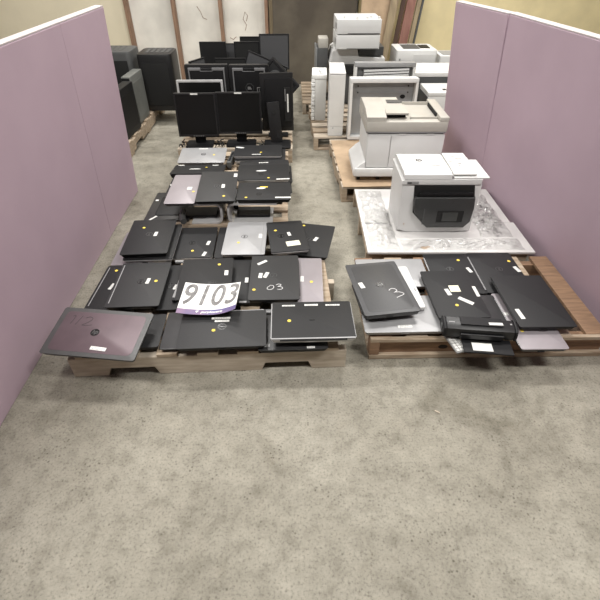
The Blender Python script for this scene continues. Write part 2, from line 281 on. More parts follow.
# key, base point, width, depth, thickness, rotations, hinge side, lid, style, emblem, stickers, label, group
LAPS = [('plum', [-0.8474, 1.4423, 0.1793], 0.415, 0.255, 0.028, -7.5, 9, 0, 'back', 'plum', 'border', ('hp', -0.014, -0.001, 0), [('white', 0.035, -0.083, 0.07, 0.018, -3), ('w172', -0.075, 0.055, 1, 1, 0)], 'purple laptop lid with grey border and numbers inked in its corner, front left pallet', 'closed laptops laid out on the front left pallet'),
 ('L2', [-0.75, 1.505, 0.127], 0.31, 0.22, 0.026, 1.9, 0, 0, 'back', 'black', 'plain', None, [], 'black laptop mostly hidden beneath the purple laptop', 'closed laptops laid out on the front left pallet'),
 ('L3', [-0.425, 1.515, 0.128], 0.33, 0.245, 0.022, 1.9, 0, 0, 'back', 'satin', 'plain', None, [], 'satin black laptop sticking out left from under the laptop below the number sign', 'closed laptops laid out on the front left pallet'),
 ('L4', [-0.318, 1.488, 0.153], 0.385, 0.243, 0.026, 2.2, 0, 0, 'back', 'black2', 'strip', ('dell', -0.005, 0.01, 0), [('white', -0.014, 0.067, 0.085, 0.013, 0), ('white', -0.008, 0.048, 0.066, 0.013, 0), ('dot', -0.041, -0.013)], 'black laptop at the front pallet edge, directly below the number sign', 'closed laptops laid out on the front left pallet'),
 ('L5', [-0.008, 1.492, 0.126], 0.305, 0.235, 0.026, 1.5, 0, 0, 'back', 'satin', 'plain', None, [('silver', -0.116, -0.087, 0.03, 0.018, 0), ('white', 0.077, -0.107, 0.035, 0.012, 0)], 'black laptop lying beneath the silver-edged laptop at the right front corner', 'closed laptops laid out on the front left pallet'),
 ('L6', [0.081, 1.507, 0.176], 0.368, 0.248, 0.032, 0.8, 0, 0, 'front', 'black', 'silver', ('tiny', -0.001, -0.005, 0), [('white', -0.105, 0.098, 0.06, 0.009, 0), ('white', -0.0, 0.1, 0.062, 0.012, 0), ('white', 0.099, 0.097, 0.066, 0.01, 0), ('dot', -0.103, -0.007)], 'black laptop with silver rim and three white labels along its back edge', 'closed laptops laid out on the front left pallet'),
 ('M1', [-0.882, 1.835, 0.129], 0.24, 0.37, 0.026, -1, 0, 0, 'left', 'black', 'strip', None, [('dot', -0.063, 0.139), ('white', -0.043, 0.0, 0.016, 0.05, -12)], 'leftmost black laptop of its row, beside the purple board, with a grey hinge line', 'closed laptops laid out on the front left pallet'),
 ('M2', [-0.772, 1.82, 0.159], 0.255, 0.365, 0.026, 2, 0, 0, 'left', 'black2', 'strip', ('dark', 0.002, 0.015, 90), [('white', 0.037, 0.018, 0.017, 0.045, -6), ('dot', 0.077, 0.016)], 'black laptop with grey hinge line, directly behind the purple laptop', 'closed laptops laid out on the front left pallet'),
 ('M3', [-0.555, 1.84, 0.127], 0.23, 0.375, 0.026, 2, 0, 0, 'right', 'black', 'plain', ('dark', -0.074, 0.004, 90), [('white', -0.047, -0.01, 0.014, 0.04, -14)], 'black laptop with a loose grey battery on it, left of the number sign', 'closed laptops laid out on the front left pallet'),
 ('M4', [-0.445, 1.848, 0.17], 0.265, 0.345, 0.026, 3, 0, 0, 'back', 'black', 'plain', ('dark', 0.036, -0.048, 0), [('dot', 0.061, 0.113), ('white', 0.102, 0.035, 0.019, 0.042, 0)], 'black laptop partly covered by the white number sign', 'closed laptops laid out on the front left pallet'),
 ('M5', [-0.265, 1.88, 0.129], 0.235, 0.375, 0.026, 0, 0, 0, 'right', 'black', 'plain', None, [('white', 0.022, -0.001, 0.018, 0.042, 0), ('silver', 0.017, -0.18, 0.035, 0.014, 0)], 'black laptop tucked between the number sign and the laptop inked 03', 'closed laptops laid out on the front left pallet'),
 ('M6', [-0.098, 1.868, 0.158], 0.25, 0.382, 0.028, 0.5, 0, 0, 'right', 'black2', 'plain', ('dell', -0.005, 0.008, 90), [('white', -0.067, 0.125, 0.058, 0.018, 38), ('white', -0.072, 0.007, 0.019, 0.042, -5), ('white', -0.043, 0.011, 0.019, 0.048, -18), ('dot', -0.099, -0.111), ('w03', 0.004, -0.091, 1, 1, 0)], 'black laptop with 03 handwritten in white on its lid',
  'closed laptops laid out on the front left pallet'),
 ('M7', [0.03, 1.885, 0.131], 0.24, 0.385, 0.024, -1.5, 0, 0, 'left', 'lavender', 'plain', None, [('white', 0.013, -0.001, 0.018, 0.046, 0), ('dot', 0.062, -0.025)], 'pale lavender laptop half covered by the laptop inked 03', 'closed laptops laid out on the front left pallet'),
 ('T0', [-0.88, 2.21, 0.128], 0.235, 0.35, 0.022, 1, 0, 0, 'left', 'lavender', 'plain', None, [], 'pale lavender laptop whose corner shows under the leftmost black stack', 'closed laptops laid out on the front left pallet'),
 ('T1b', [-0.795, 2.222, 0.153], 0.265, 0.375, 0.032, 2, 0, 0, 'left', 'black', 'silver', None, [], 'thick dark laptop forming the lower half of the leftmost two-laptop stack', 'closed laptops laid out on the front left pallet'),
 ('T1', [-0.815, 2.23, 0.188], 0.253, 0.375, 0.027, 3, 0, 0, 'left', 'black', 'plain', ('dell', -0.006, 0.02, 90), [('dot', -0.05, 0.094), ('white', 0.031, 0.018, 0.019, 0.045, -4)], 'black laptop on top of the leftmost two-laptop stack of the front left pallet', 'closed laptops laid out on the front left pallet'),
 ('T2', [-0.572, 2.262, 0.127], 0.232, 0.333, 0.026, 1.5, 0, 0, 'right', 'black', 'silver', ('dark', -0.016, -0.012, 90), [('dot', -0.002, -0.096), ('white', 0.079, -0.017, 0.018, 0.042, -10), ('white', 0.069, -0.132, 0.018, 0.042, -14)], 'black laptop with silver right edge between the leftmost stack and the silver laptop', 'closed laptops laid out on the front left pallet'),
 ('T3', [-0.328, 2.262, 0.127], 0.235, 0.335, 0.026, 1, 0, 0, 'left', 'black', 'plain', None, [], 'dark laptop showing only its left edge from under the silver laptop', 'closed laptops laid out on the front left pallet'),
 ('T4', [-0.277, 2.261, 0.155], 0.241, 0.359, 0.025, -0.5, 0, 0, 'right', 'silver', 'hingeright', ('dell', -0.006, 0.01, 90), [('white', 0.086, 0.015, 0.02, 0.045, 0), ('dot', -0.035, -0.056)], 'silver laptop with round emblem in the back row of the front left pallet', 'closed laptops laid out on the front left pallet'),
 ('T5', [-0.036, 2.268, 0.158], 0.215, 0.335, 0.028, 7, 0, 0, 'back', 'black', 'silver', ('dark', -0.035, -0.0, 90), [('dot', -0.061, 0.066), ('white', 0.014, 0.016, 0.018, 0.04, 8), ('cream', 0.025, -0.089, 0.078, 0.05, 6)], 'black laptop carrying a large cream note, right of the silver laptop', 'closed laptops laid out on the front left pallet'),
 ('T6', [0.108, 2.278, 0.127], 0.235, 0.355, 0.026, -12, 0, 0, 'left', 'black', 'plain', ('dell', -0.009, -0.004, 80), [('dot', -0.074, 0.15), ('white', 0.024, 0.006, 0.02, 0.042, -16)], 'black laptop overhanging the right edge, behind the lavender laptop', 'closed laptops laid out on the front left pallet'),
 ('U1', [-0.711, 3.5175, 0.1611], 0.365, 0.245, 0.024, 0, 6, 0, 'back', 'silver', 'plain', ('dark', 0.004, 0.012, 0), [('white', -0.008, 0.105, 0.07, 0.016, 0), ('dot', 0.089, 0.002)], 'silver laptop at the back left of the middle pallet', 'closed laptops on the middle left pallet'),
 ('U2', [-0.6999, 3.2353, 0.1513], 0.385, 0.25, 0.034, 1, -8, 0, 'back', 'black', 'plain', None, [('oval', -0.149, 0.111, 0.05, 0.02, 0), ('oval', 0.112, 0.1, 0.05, 0.02, 0), ('badge', -0.026, 0.001, 0.09, 0.02, 0), ('dot', 0.052, 0.042)], 'chunky black laptop with two oval stickers, in front of the silver one', 'closed laptops on the middle left pallet'),
 ('U2b', [-0.66, 3.12, 0.125], 0.3, 0.22, 0.025, 1, 0, 0, 'back', 'satin', 'plain', None, [], 'dark laptop lying below the chunky black one', 'closed laptops on the middle left pallet'),
 ('U3', [-0.675, 2.965, 0.155], 0.37, 0.25, 0.03, 0, 0, 0, 'front', 'black', 'plain', None, [('white', -0.165, -0.0, 0.03, 0.02, 0)], 'black laptop poking out left from beneath the lavender laptop of the middle pallet', 'closed laptops on the middle left pallet'),
 ('U4', [-0.683, 2.6608, 0.277], 0.185, 0.385, 0.024, 0, 2, 0, 'left', 'lavender', 'plain', None, [('white', 0.033, 0.001, 0.03, 0.035, 0), ('dot', 0.064, -0.043)], 'lavender laptop resting on the left metal stand', 'closed laptops on the middle left pallet'),
 ('U5', [-0.472, 2.6665, 0.29], 0.24, 0.385, 0.026, 1.5, 3.4, 0, 'left', 'black2', 'plain', ('dell', -0.004, -0.005, 90), [('white', 0.104, 0.135, 0.022, 0.045, 0), ('white', 0.035, -0.007, 0.02, 0.045, 0), ('dot', 0.048, -0.132)], 'black laptop overlapping the lavender laptop on top of the metal stands', 'closed laptops on the middle left pallet'),
 ('U6b', [-0.255, 3.555, 0.14], 0.4, 0.245, 0.03, 0, 0, 0, 'back', 'satin', 'silver', None, [], 'dark laptop under the topmost one at the back right of the middle pallet', 'closed laptops on the middle left pallet'),
 ('U6', [-0.274, 3.57, 0.172], 0.379, 0.232, 0.028, 1, 0, 0, 'back', 'black', 'silver', None, [('oval', -0.149, 0.063, 0.07, 0.025, -15), ('white', -0.011, -0.088, 0.07, 0.012, 0), ('dot', 0.024, -0.046)], 'black laptop with a crooked white sticker at the back right of the middle pallet', 'closed laptops on the middle left pallet'),
 ('U7c', [-0.2, 3.04, 0.127], 0.38, 0.3, 0.023, 3, 0, 0, 'back', 'satin', 'silver', None, [], 'lowest laptop of the stack on the right of the middle pallet', 'closed laptops on the middle left pallet'),
 ('U7b', [-0.19, 3.14, 0.153], 0.37, 0.29, 0.032, 2, 0, 0, 'back', 'satin', 'plain', None, [], 'second lowest laptop of the stack on the right of the middle pallet', 'closed laptops on the middle left pallet'),
 ('U7a', [-0.205, 3.2, 0.188], 0.365, 0.235, 0.028, 4, 0, 0, 'back', 'satin', 'plain', None, [('white', -0.006, 0.077, 0.07, 0.012, 0)], 'dark laptop whose back strip shows behind the laptop with an oval sticker', 'closed laptops on the middle left pallet'),
 ('U7', [-0.205, 3.035, 0.219], 0.36, 0.255, 0.028, 2, 0, 0, 'back', 'black', 'silver', ('dark', -0.016, -0.037, 0), [('oval', -0.015, 0.018, 0.075, 0.02, 3), ('dot', 0.036, -0.103), ('white', 0.135, -0.128, 0.09, 0.017, 2)], 'black laptop with a white oval sticker, middle of the right hand pile', 'closed laptops on the middle left pallet'),
 ('U8', [-0.178, 2.62, 0.274], 0.33, 0.245, 0.026, 0, 0, 0, 'back', 'black', 'plain', ('dark', -0.03, -0.045, 0), [('oval', -0.022, 0.037, 0.06, 0.022, 3), ('yellow', -0.005, 0.054, 0.05, 0.014, 0), ('dot', -0.107, -0.091), ('white', 0.118, -0.095, 0.095, 0.017, 0)], 'black laptop with a yellow and white label, on the right metal stand', 'closed laptops on the middle left pallet'),
 ('R1a', [0.52, 1.93, 0.132], 0.365, 0.25, 0.026, 0, 0, 0, 'back', 'silver', 'plain', None, [], 'silver laptop behind, under the charcoal laptop inked with a 3', 'closed laptops on the front right pallet'),
 ('R1b', [0.5, 1.6, 0.132], 0.365, 0.26, 0.026, 0.5, 0, 0, 'back', 'silver', 'plain', None, [('white', 0.004, -0.093, 0.065, 0.018, 0)], 'silver laptop at the left front corner of the right pallet with one white label', 'closed laptops on the front right pallet'),
 ('R2c', [0.4, 1.7, 0.16], 0.19, 0.3, 0.022, 6, 0, 0, 'left', 'satin', 'plain', None, [], 'dark laptop sandwiched under the charcoal laptop inked with a 3', 'closed laptops on the front right pallet'),
 ('R2', [0.423, 1.731, 0.186], 0.265, 0.405, 0.032, 7.5, 0, 0, 'right', 'charcoal', 'hp2', ('hp', -0.001, 0.013, 0), [('white', -0.091, 0.02, 0.022, 0.045, 8), ('w3', 0.06, -0.058, 1, 1, 0)], 'charcoal laptop with a 3 handwritten in white on its lid', 'closed laptops on the front right pallet'),
 ('R4', [0.845, 1.925, 0.129], 0.25, 0.36, 0.027, 0, 0, 0, 'left', 'black', 'keys', ('dell', -0.009, 0.033, 90), [('dot', 0.059, 0.116), ('white', 0.091, 0.022, 0.018, 0.045, 14)], 'black laptop at the back, directly behind the one with the cream note', 'closed laptops on the front right pallet'),
 ('R5', [1.088, 1.93, 0.129], 0.245, 0.36, 0.027, 0, 0, 0, 'left', 'black', 'keys', ('dell', 0.01, 0.023, 90), [('dot', 0.09, 0.096), ('white', 0.105, 0.02, 0.02, 0.05, 14)], 'black laptop in the back right corner of the right pallet with round emblem', 'closed laptops on the front right pallet'),
 ('R7', [0.875, 1.605, 0.136], 0.22, 0.25, 0.022, 0, 0, 0, 'right', 'satin', 'keys', None, [], 'dark laptop underneath the one with the cream note', 'closed laptops on the front right pallet'),
 ('R6', [0.779, 1.712, 0.16], 0.244, 0.37, 0.028, 1, 0, 0, 'left', 'black', 'plain', None, [('cream', 0.014, 0.033, 0.05, 0.05, 0), ('white', -0.026, 0.007, 0.02, 0.05, 8), ('white', 0.04, -0.063, 0.075, 0.022, -42), ('white', 0.112, 0.007, 0.016, 0.08, 0), ('dot', -0.013, -0.094)], 'black laptop with cream note and scattered labels in the centre of the right pallet',
  'closed laptops on the front right pallet'),
 ('R9', [1.085, 1.55, 0.129], 0.21, 0.39, 0.026, 0, 0, 0, 'left', 'lavender', 'keys', None, [('white', -0.091, 0.039, 0.03, 0.02, 0), ('dot', -0.058, -0.078)], 'grey lavender laptop at the right front of the right pallet', 'closed laptops on the front right pallet'),
 ('R8', [1.135, 1.655, 0.16], 0.26, 0.39, 0.028, 0, 0, 0, 'left', 'black', 'plain', None, [('white', -0.095, -0.105, 0.02, 0.07, 4)], 'black laptop lying over the grey lavender one at the right end', 'closed laptops on the front right pallet')]
# ------------------------------------------------------------------ pallets
def notched(L, h, notch=True):
    P = [(0, 0)]
    if notch:
        for x in (.152, .838):
            a, b = x*L/1.219, (x+.229)*L/1.219
            P += [(a, 0), (a+.018, h*.42), (b-.018, h*.42), (b, 0)]
    return P+[(L, 0), (L, h), (0, h)]
def pallet(loc, rz, W, D, lab, mats=('wood', 'wood2', 'wood'), along='y', nb=7, notch=True, bw=.098, H=.125, lip=False, ins=0):
    # W = size along local x, D = along local y. along = direction of the deck boards
    o = thing('wooden_pallet', lab, 'pallet', loc, (0, 0, rz), 'wooden pallets on the floor')
    bt = .017; sh = H-2*bt if not notch or along == 'x' else H-bt
    z0 = bt if sh < H-bt-.001 else 0
    L, Q = (W, D) if along == 'y' else (D, W)       # stringer length, spread
    TM = Matrix.Identity(4) if along == 'y' else Matrix(((0, 1, 0, 0), (1, 0, 0, 0), (0, 0, 1, 0), (0, 0, 0, 1)))
    rc = .022 if lip else 0
    for k in range(3):
        y = rc+(Q-.038-2*rc)*k/2
        MB().prism(notched(L, sh, notch), 0, .038, 'y', .002, T((0, y, z0))).xf(TM).build('stringer', 'wood3' if lip else mats[0], o)
    rnd = random.Random(int(abs(loc[0]*100)+abs(loc[1]*10)))
    for k in range(nb):
        x = (ins+(L-bw-2*ins)*k/(nb-1)); e0 = rnd.uniform(0, .004); wv = bw*rnd.uniform(.88, 1.04) if 0 < k < nb-1 else bw
        MB().box(x, x+wv, .0212 if lip else -e0, Q+rnd.uniform(0, .004), H-bt+.0005, H, .002).xf(TM @ Matrix.Identity(4)).build('deck_board', mats[1+k % 2], o)
    if z0:
        for k in range(3):
            x = (L-bw)*k/2
            MB().box(x, x+bw, 0, Q, 0, bt-.0005, .002).xf(TM).build('bottom_board', mats[2], o)
    return o
pf = pallet((-.987, 1.370, .001), 1.85, 1.219, 1.03, 'weathered pallet with notched side at the front left, under the laptop rows', mats=('wood2', 'wood', 'wood2'), ins=.035)
pallet((-.885, 2.50, .001), 0, .85, 1.24, 'pallet in the middle of the left row carrying the laptop stands', along='x', mats=('wood', 'wood', 'wood'))
pallet((-.975, 3.80, .001), 0, .975, 1.24, 'pallet at the back left carrying the black monitors', along='x', mats=('wood', 'wood2', 'wood'))
pr = pallet((.345, 1.455, .001), 0, 1.09, .66, 'brown framed pallet at the front right with a knot in its face', mats=('wood3', 'wood3', 'wood'), notch=False, lip=True, nb=7)
MB().box(0, 1.09, .0005, .0205, .001, .026, .002).build('face_rail', 'wood', pr)
MB().box(0, 1.09, .0005, .0205, .106, .125, .002).build('face_rail', 'wood', pr)
MB().box(.0, .045, .002, .0205, .0265, .1055, .002).build('end_block', 'wood3', pr)
MB().ring(0, 0, 0, .0, .012, .0016, 16, 1.8).xf(T((.345, .0218, .055)) @ RX(90)).build('knot', 'knot', pr)
pallet((.42, 2.18, .001), -1.5, .93, .83, 'pallet beneath the white card sheet wrapped in film', along='y', mats=('wood', 'wood', 'wood2'), H=.12)
pallet((.36, 3.05, .001), 1.5, .86, .98, 'pallet beneath the large beige-topped copier', along='x', mats=('wood', 'wood2', 'wood'), H=.12)
pallet((.20, 4.09, .001), 1, 1.50, 1.0, 'pallet at the back right beneath the upright white trays', along='x', mats=('wood', 'wood2', 'wood'), H=.12)
pallet((.12, 5.16, .001), 0, 1.25, .92, 'farthest pallet at the back right beneath the stacked printers', along='x', mats=('wood2', 'wood', 'wood'), H=.12)
pallet((-2.55, 3.95, .001), 0, 1.12, 1.35, 'pallet behind the left pink board carrying dark equipment', along='x', mats=('wood', 'wood', 'wood'))
# ------------------------------------------------------------------ laptops
HAND = {
 'w03': [[(-.026,.006),(-.036,-.002),(-.038,-.014),(-.030,-.022),(-.014,-.018),(-.006,-.004),(-.008,.008),(-.018,.013),(-.028,.010)],
         [(.004,.014),(.016,.022),(.028,.019),(.028,.010),(.014,.003),(.015,.002),(.030,-.001),(.038,-.010),(.031,-.021),(.012,-.020)]],
 'w3': [[(-.032,.020),(-.018,.032),(.0,.028),(.006,.014),(-.006,.004),(-.012,.002),(.012,.002),(.030,-.010),(.028,-.020),(.006,-.030),(-.010,-.038)]],
 'w172': [[(-.075,.022),(-.062,.026),(-.068,-.02)], [(-.045,-.022),(-.038,.0),(-.030,.028)],
          [(-.012,.018),(.004,.026),(.020,.018),(.014,.002),(-.006,-.016),(-.014,-.022),(.006,-.022),(.030,-.018)]],
}
def smooth_pts(P, n=4):
    out = []
    for i in range(len(P)-1):
        p0, p1, p2, p3 = P[max(i-1, 0)], P[i], P[i+1], P[min(i+2, len(P)-1)]
        for k in range(n):
            t = k/n
            out.append(tuple(.5*((2*p1[j])+(-p0[j]+p2[j])*t+(2*p0[j]-5*p1[j]+4*p2[j]-p3[j])*t*t+(-p0[j]+3*p1[j]-3*p2[j]+p3[j])*t**3) for j in (0, 1)))
    out.append(P[-1]); return out
def emblem(kind, x, y, z, ang, par):
    mt = T((x, y, z)) @ RZ(ang)
    if kind == 'dell':
        MB().ring(0, 0, 0, .0165, .019, .0006, 36, mtx=mt).build('emblem_ring', 'emb', par)
        text_bm('DELL', .0125, offset=.0004, mtx=mt @ T((0, 0, .0003))).build('emblem_letters', 'emb', par)
    elif kind == 'dark':
        MB().ring(0, 0, 0, .0165, .019, .0006, 36, mtx=mt).build('emblem_ring', 'embd', par)
        text_bm('DELL', .0125, offset=.0004, mtx=mt @ T((0, 0, .0003))).build('emblem_letters', 'embd', par)
    elif kind == 'hp':
        MB().ring(0, 0, 0, 0, .019, .0006, 36, mtx=mt).build('emblem_disc', 'embd', par)
        text_bm('hp', .027, shear=.3, offset=.0006, mtx=mt @ T((0, .001, .0009))).build('emblem_letters', 'emb', par)
    else:
        MB().box(-.012, .012, -.002, .002, 0, .0006, mtx=mt).build('emblem', 'embd', par)
def laptop(row):
    key, base, w, d, t, rz, rx, ry, hinge, mt, style, lg, st, lab, grp = row
    o = thing('laptop', lab, 'laptop', base, (0, 0, 0), grp)
    o.rotation_euler = (Matrix.Rotation(R(rz), 3, 'Z') @ Matrix.Rotation(R(rx), 3, 'X') @ Matrix.Rotation(R(ry), 3, 'Y')).to_euler()
    X, Y = w/2, d/2
    bodym = 'brushed' if style == 'silver' else {'silver': 'silver', 'lavender': 'dgrey', 'plum': 'dgrey', 'charcoal': 'charcoal'}.get(mt, 'dark')
    zt = t-.0072                                     # top of base
    MB().rrect(-X+.0035, X-.0035, -Y+.0035, Y-.0035, .010, .002, zt-.0010, bev=.0012, inset=.006).build('base', bodym, o, True)
    MB().rrect(-X+.008, X-.008, -Y+.008, Y-.008, .008, zt-.0008, t-.0048).build('keyboard_gap', 'gap', o)
    lid = MB().rrect(-X, X, -Y, Y, .011, t-.0045, t, bev=.0012).build('lid', {'plum': 'plumrim', 'charcoal': 'charcoal2'}.get(mt, mt), o, True)
    for sx in (-1, 1):
        for sy in (-1, 1):
            MB().cyl((sx*(X-.025), sy*(Y-.02), 0), (sx*(X-.025), sy*(Y-.02), .0025), .006, 8).build('rubber_foot', 'gap', o)
    # side details: on the short sides relative to the hinge
    hz = {'back': (0, 1), 'front': (0, -1), 'left': (-1, 0), 'right': (1, 0)}[hinge]
    if hz[1]:
        MB().cyl((-X+.04, hz[1]*(Y-.001), t-.0085), (X-.04, hz[1]*(Y-.001), t-.0085), .0042).build('hinge', 'bezel', o, True)
        for s in (-1, 1):
            MB().box(s*X-s*.0035, s*X-s*.0012, -.02, .01, .007, .012).build('side_port', 'gap', o)
        MB().box(-.02, .02, -hz[1]*(Y-.003), -hz[1]*(Y-.0005), zt-.004, zt-.002).build('latch', bodym, o)
    else:
        MB().cyl((hz[0]*(X-.001), -Y+.04, t-.0085), (hz[0]*(X-.001), Y-.04, t-.0085), .0042).build('hinge', 'bezel', o, True)
        for s in (-1, 1):
            MB().box(-.03, .0, s*Y-s*.0035, s*Y-s*.0012, .007, .012).build('side_port', 'gap', o)
    z = t+.0003
    if style == 'strip':
        q = .014
        if hz[0]: MB().box(hz[0]*(X-q)-.002, hz[0]*(X-q)+.002, -Y+.03, Y-.02, t-.0003, z+.0006).build('hinge_strip', 'silver', o)
        else: MB().box(-X+.18, X-.012, Y-.0065, Y-.0025, t-.0003, z+.0006).build('hinge_strip', 'silver', o)
    if style == 'border' or style == 'hp2':
        q = .026
        MB().rrect(-X+q*.9, X-q*.9, -Y+q*.8, Y-q*.8, .022, t-.0003, t+.0007, bev=.0004).build('inset_panel', 'plum' if style == 'border' else 'charcoal', o, True); z = t+.0009
    if style == 'silver':
        MB().rrect(-X+.0005, X-.0005, -Y+.0005, Y-.0005, .0115, t-.0105, t-.0050, bev=.001).build('silver_rim', 'brushed', o, True)
        if key in ('L6',):
            for x0, x1, y0, y1 in ((-X, -X+.004, -Y+.004, Y-.01), (X-.002, X, -Y+.004, Y-.01), (-X+.004, X-.004, -Y, -Y+.007)):
                MB().box(x0, x1, y0, y1, t-.0015, t+.0006, .0004).build('lid_trim', 'silver', o)
    if style == 'hingeright':
        MB().box(X-.024, X-.0195, -Y+.01, Y-.01, t-.0003, z+.0008).build('hinge_line', 'grey', o)
    if style == 'keys':
        s = 1 if hinge == 'right' or key in ('R9',) and False else -1
        for k in range(int((d-.05)/.0115)):
            MB().box(s*X-.0035, s*X+.0035, -Y+.025+k*.0115, -Y+.033+k*.0115, t-.003, t+.0012, .0006).build('edge_vent', 'silver', o)
    if lg:
        a = lg[3]
        emblem(lg[0], lg[1], lg[2], z-.0002, a, o)
    for n, s in enumerate(st):
        k, x, y = s[:3]; zz = z+.00015*n
        if k == 'dot': MB().ring(x, y, zz-.0002, 0, .0085, .0006, 20).build('dot_sticker', 'yellow', o); continue
        if k in HAND:
            b = MB()
            for stroke in HAND[k]: b.ribbon(smooth_pts(stroke), .0016 if k == 'w172' else .0028, .0004, zz, x, y, 1.0)
            b.build('handwriting', 'ink' if k == 'w172' else 'chalk', o); continue
        sx, sy, ang = s[3:6]; mm = T((x, y, zz-.0002)) @ RZ(ang)
        if k == 'white':
            p = MB().rrect(-sx/2, sx/2, -sy/2, sy/2, .0015, 0, .0006, mtx=mm).build('label_sticker', 'paper', o)
            b = MB(); L_, W_ = max(sx, sy), min(sx, sy)
            for j in range(2):
                u = (j-.5)*W_*.42
                for q in range(6):
                    c0 = -L_*.36+q*L_*.12; c1 = c0+L_*random.uniform(.04, .10)
                    if sx >= sy: b.box(c0, c1, u-.0009, u+.0009, .0006, .0008, mtx=mm)
                    else: b.box(u-.0009, u+.0009, c0, c1, .0006, .0008, mtx=mm)
            b.build('printed_lines', 'greyink', p)
        elif k in ('cream', 'yellow', 'silver'):
            MB().box(-sx/2, sx/2, -sy/2, sy/2, 0, .0008, mtx=mm).build({'cream': 'paper_note', 'yellow': 'label_sticker', 'silver': 'silver_patch'}[k], {'cream': 'cream', 'yellow': 'yellow', 'silver': 'silver'}[k], o)
        elif k == 'oval':
            MB().ring(0, 0, 0, 0, sy/2, .0006, 24, sx/sy, mtx=mm).build('oval_sticker', 'paper', o)
        elif k == 'badge':
            MB().prism([(-sx/2, -sy/2), (sx/2, -sy/2), (sx*.36, sy*.3), (sx*.1, sy/2), (-sx*.1, sy/2), (-sx*.36, sy*.3)], 0, .0007, mtx=mm).build('wide_badge', 'paper', o)
    return o
for row in LAPS: laptop(row)
# grey battery and loose strip lying between laptops
b = thing('laptop_battery', 'long grey laptop battery lying left of the number sign', 'battery', (-.578, 1.82, .1545), (0, 0, -2))
MB().rrect(-.011, .011, -.10, .10, .004, 0, .018, bev=.002).build('battery_case', 'grey', b, True)
MB().box(-.009, .009, -.118, -.1005, .001, .015, .001).build('connector', 'dark', b)
b = thing('laptop_hinge_cover', 'short grey bracket lying just behind the loose battery', 'bracket', (-.605, 2.045, .1545), (0, 0, -2))
MB().rrect(-.038, .038, -.008, .008, .003, 0, .012, bev=.001).build('bracket_bar', 'grey', b, True)
MB().box(.026, .038, -.024, -.0085, 0, .010, .001).build('bracket_tab', 'grey', b)
b = thing('metal_strip', 'silver strip poking out below the laptop inked 03', 'strip', (-.135, 1.655, .1255), (0, 0, 0))
MB().rrect(-.04, .04, -.012, .012, .003, 0, .010, bev=.001).build('strip_body', 'silver', b, True)
# white slab (tablet) beside the charcoal laptop
b = thing('white_tablet', 'cream white slab sticking out right of the charcoal laptop', 'tablet', (.540, 1.785, .1605), (0, 0, 4))
MB().rrect(-.045, .07, -.175, .165, .012, 0, .020, bev=.003).build('tablet_shell', 'white', b, True)
MB().box(.055, .058, -.05, -.03, .0202, .0212).build('tiny_mark', 'ink', b)
# number sign: a curled sheet of card
def sign_z(x, y):
    return .013*(x/.14)**2+.026*max(0, (x-.02)/.12)**2*max(0, 1-(y+.11)/.25)
sg = thing('numbered_sign', 'white curled sign with 9103 and a purple band, lying over the laptops', 'sign', (-.398, 1.668, .2015), (0, 0, -1))
def sheet(x0, x1, y0, y1, zo, th, nx, ny, shape=None):
    b = MB(); top = {}; bot = {}
    for i in range(nx+1):
        for j in range(ny+1):
            x = x0+(x1-x0)*i/nx; y = y0+(y1-y0)*j/ny; z = sign_z(x, y)
            top[i, j] = b.b.verts.new((x, y, z+zo+th)); bot[i, j] = b.b.verts.new((x, y, z+zo))
    for i in range(nx):
        for j in range(ny):
            b.b.faces.new((top[i, j], top[i+1, j], top[i+1, j+1], top[i, j+1])); b.b.faces.new((bot[i, j], bot[i, j+1], bot[i+1, j+1], bot[i+1, j]))
    for j in range(ny):
        for i in (0, nx): b.b.faces.new((top[i, j], top[i, j+1], bot[i, j+1], bot[i, j]))
    for i in range(nx):
        for j in (0, ny): b.b.faces.new((top[i, j], bot[i, j], bot[i+1, j], top[i+1, j]))
    return b
sheet(-.136, .136, -.115, .115, 0, .0008, 28, 14).build('sign_sheet', 'sign', sg, True)
sheet(-.136, .136, -.1155, -.080, .0009, .0004, 28, 4).build('purple_band', 'purple', sg, True)
def drape(b, dz):
    bmesh.ops.subdivide_edges(b.b, edges=[e for e in b.b.edges if e.calc_length() > .02], cuts=3)
    for v in b.b.verts: v.co.z += sign_z(v.co.x, v.co.y)+dz
    return b
DM = Matrix.Diagonal((.75, 1.28, 1, 1))
b = text_bm('9103', .172, shear=.16, offset=.0024, ext=.0002, mtx=T((-.003, .019, 0)) @ DM, spacing=1.06)
drape(b, .0014).build('sign_digits', 'greyink', sg)
b = text_bm('purplewave', .021, shear=.3, offset=.0004, ext=.0001, mtx=T((.022, -.098, 0)))
drape(b, .0020).build('band_lettering', 'sign', sg)
b = MB().prism([(-.052, -.092), (-.036, -.088), (-.040, -.095), (-.046, -.104)], 0, .0003)
drape(b, .0020).build('band_emblem', 'sign', sg)
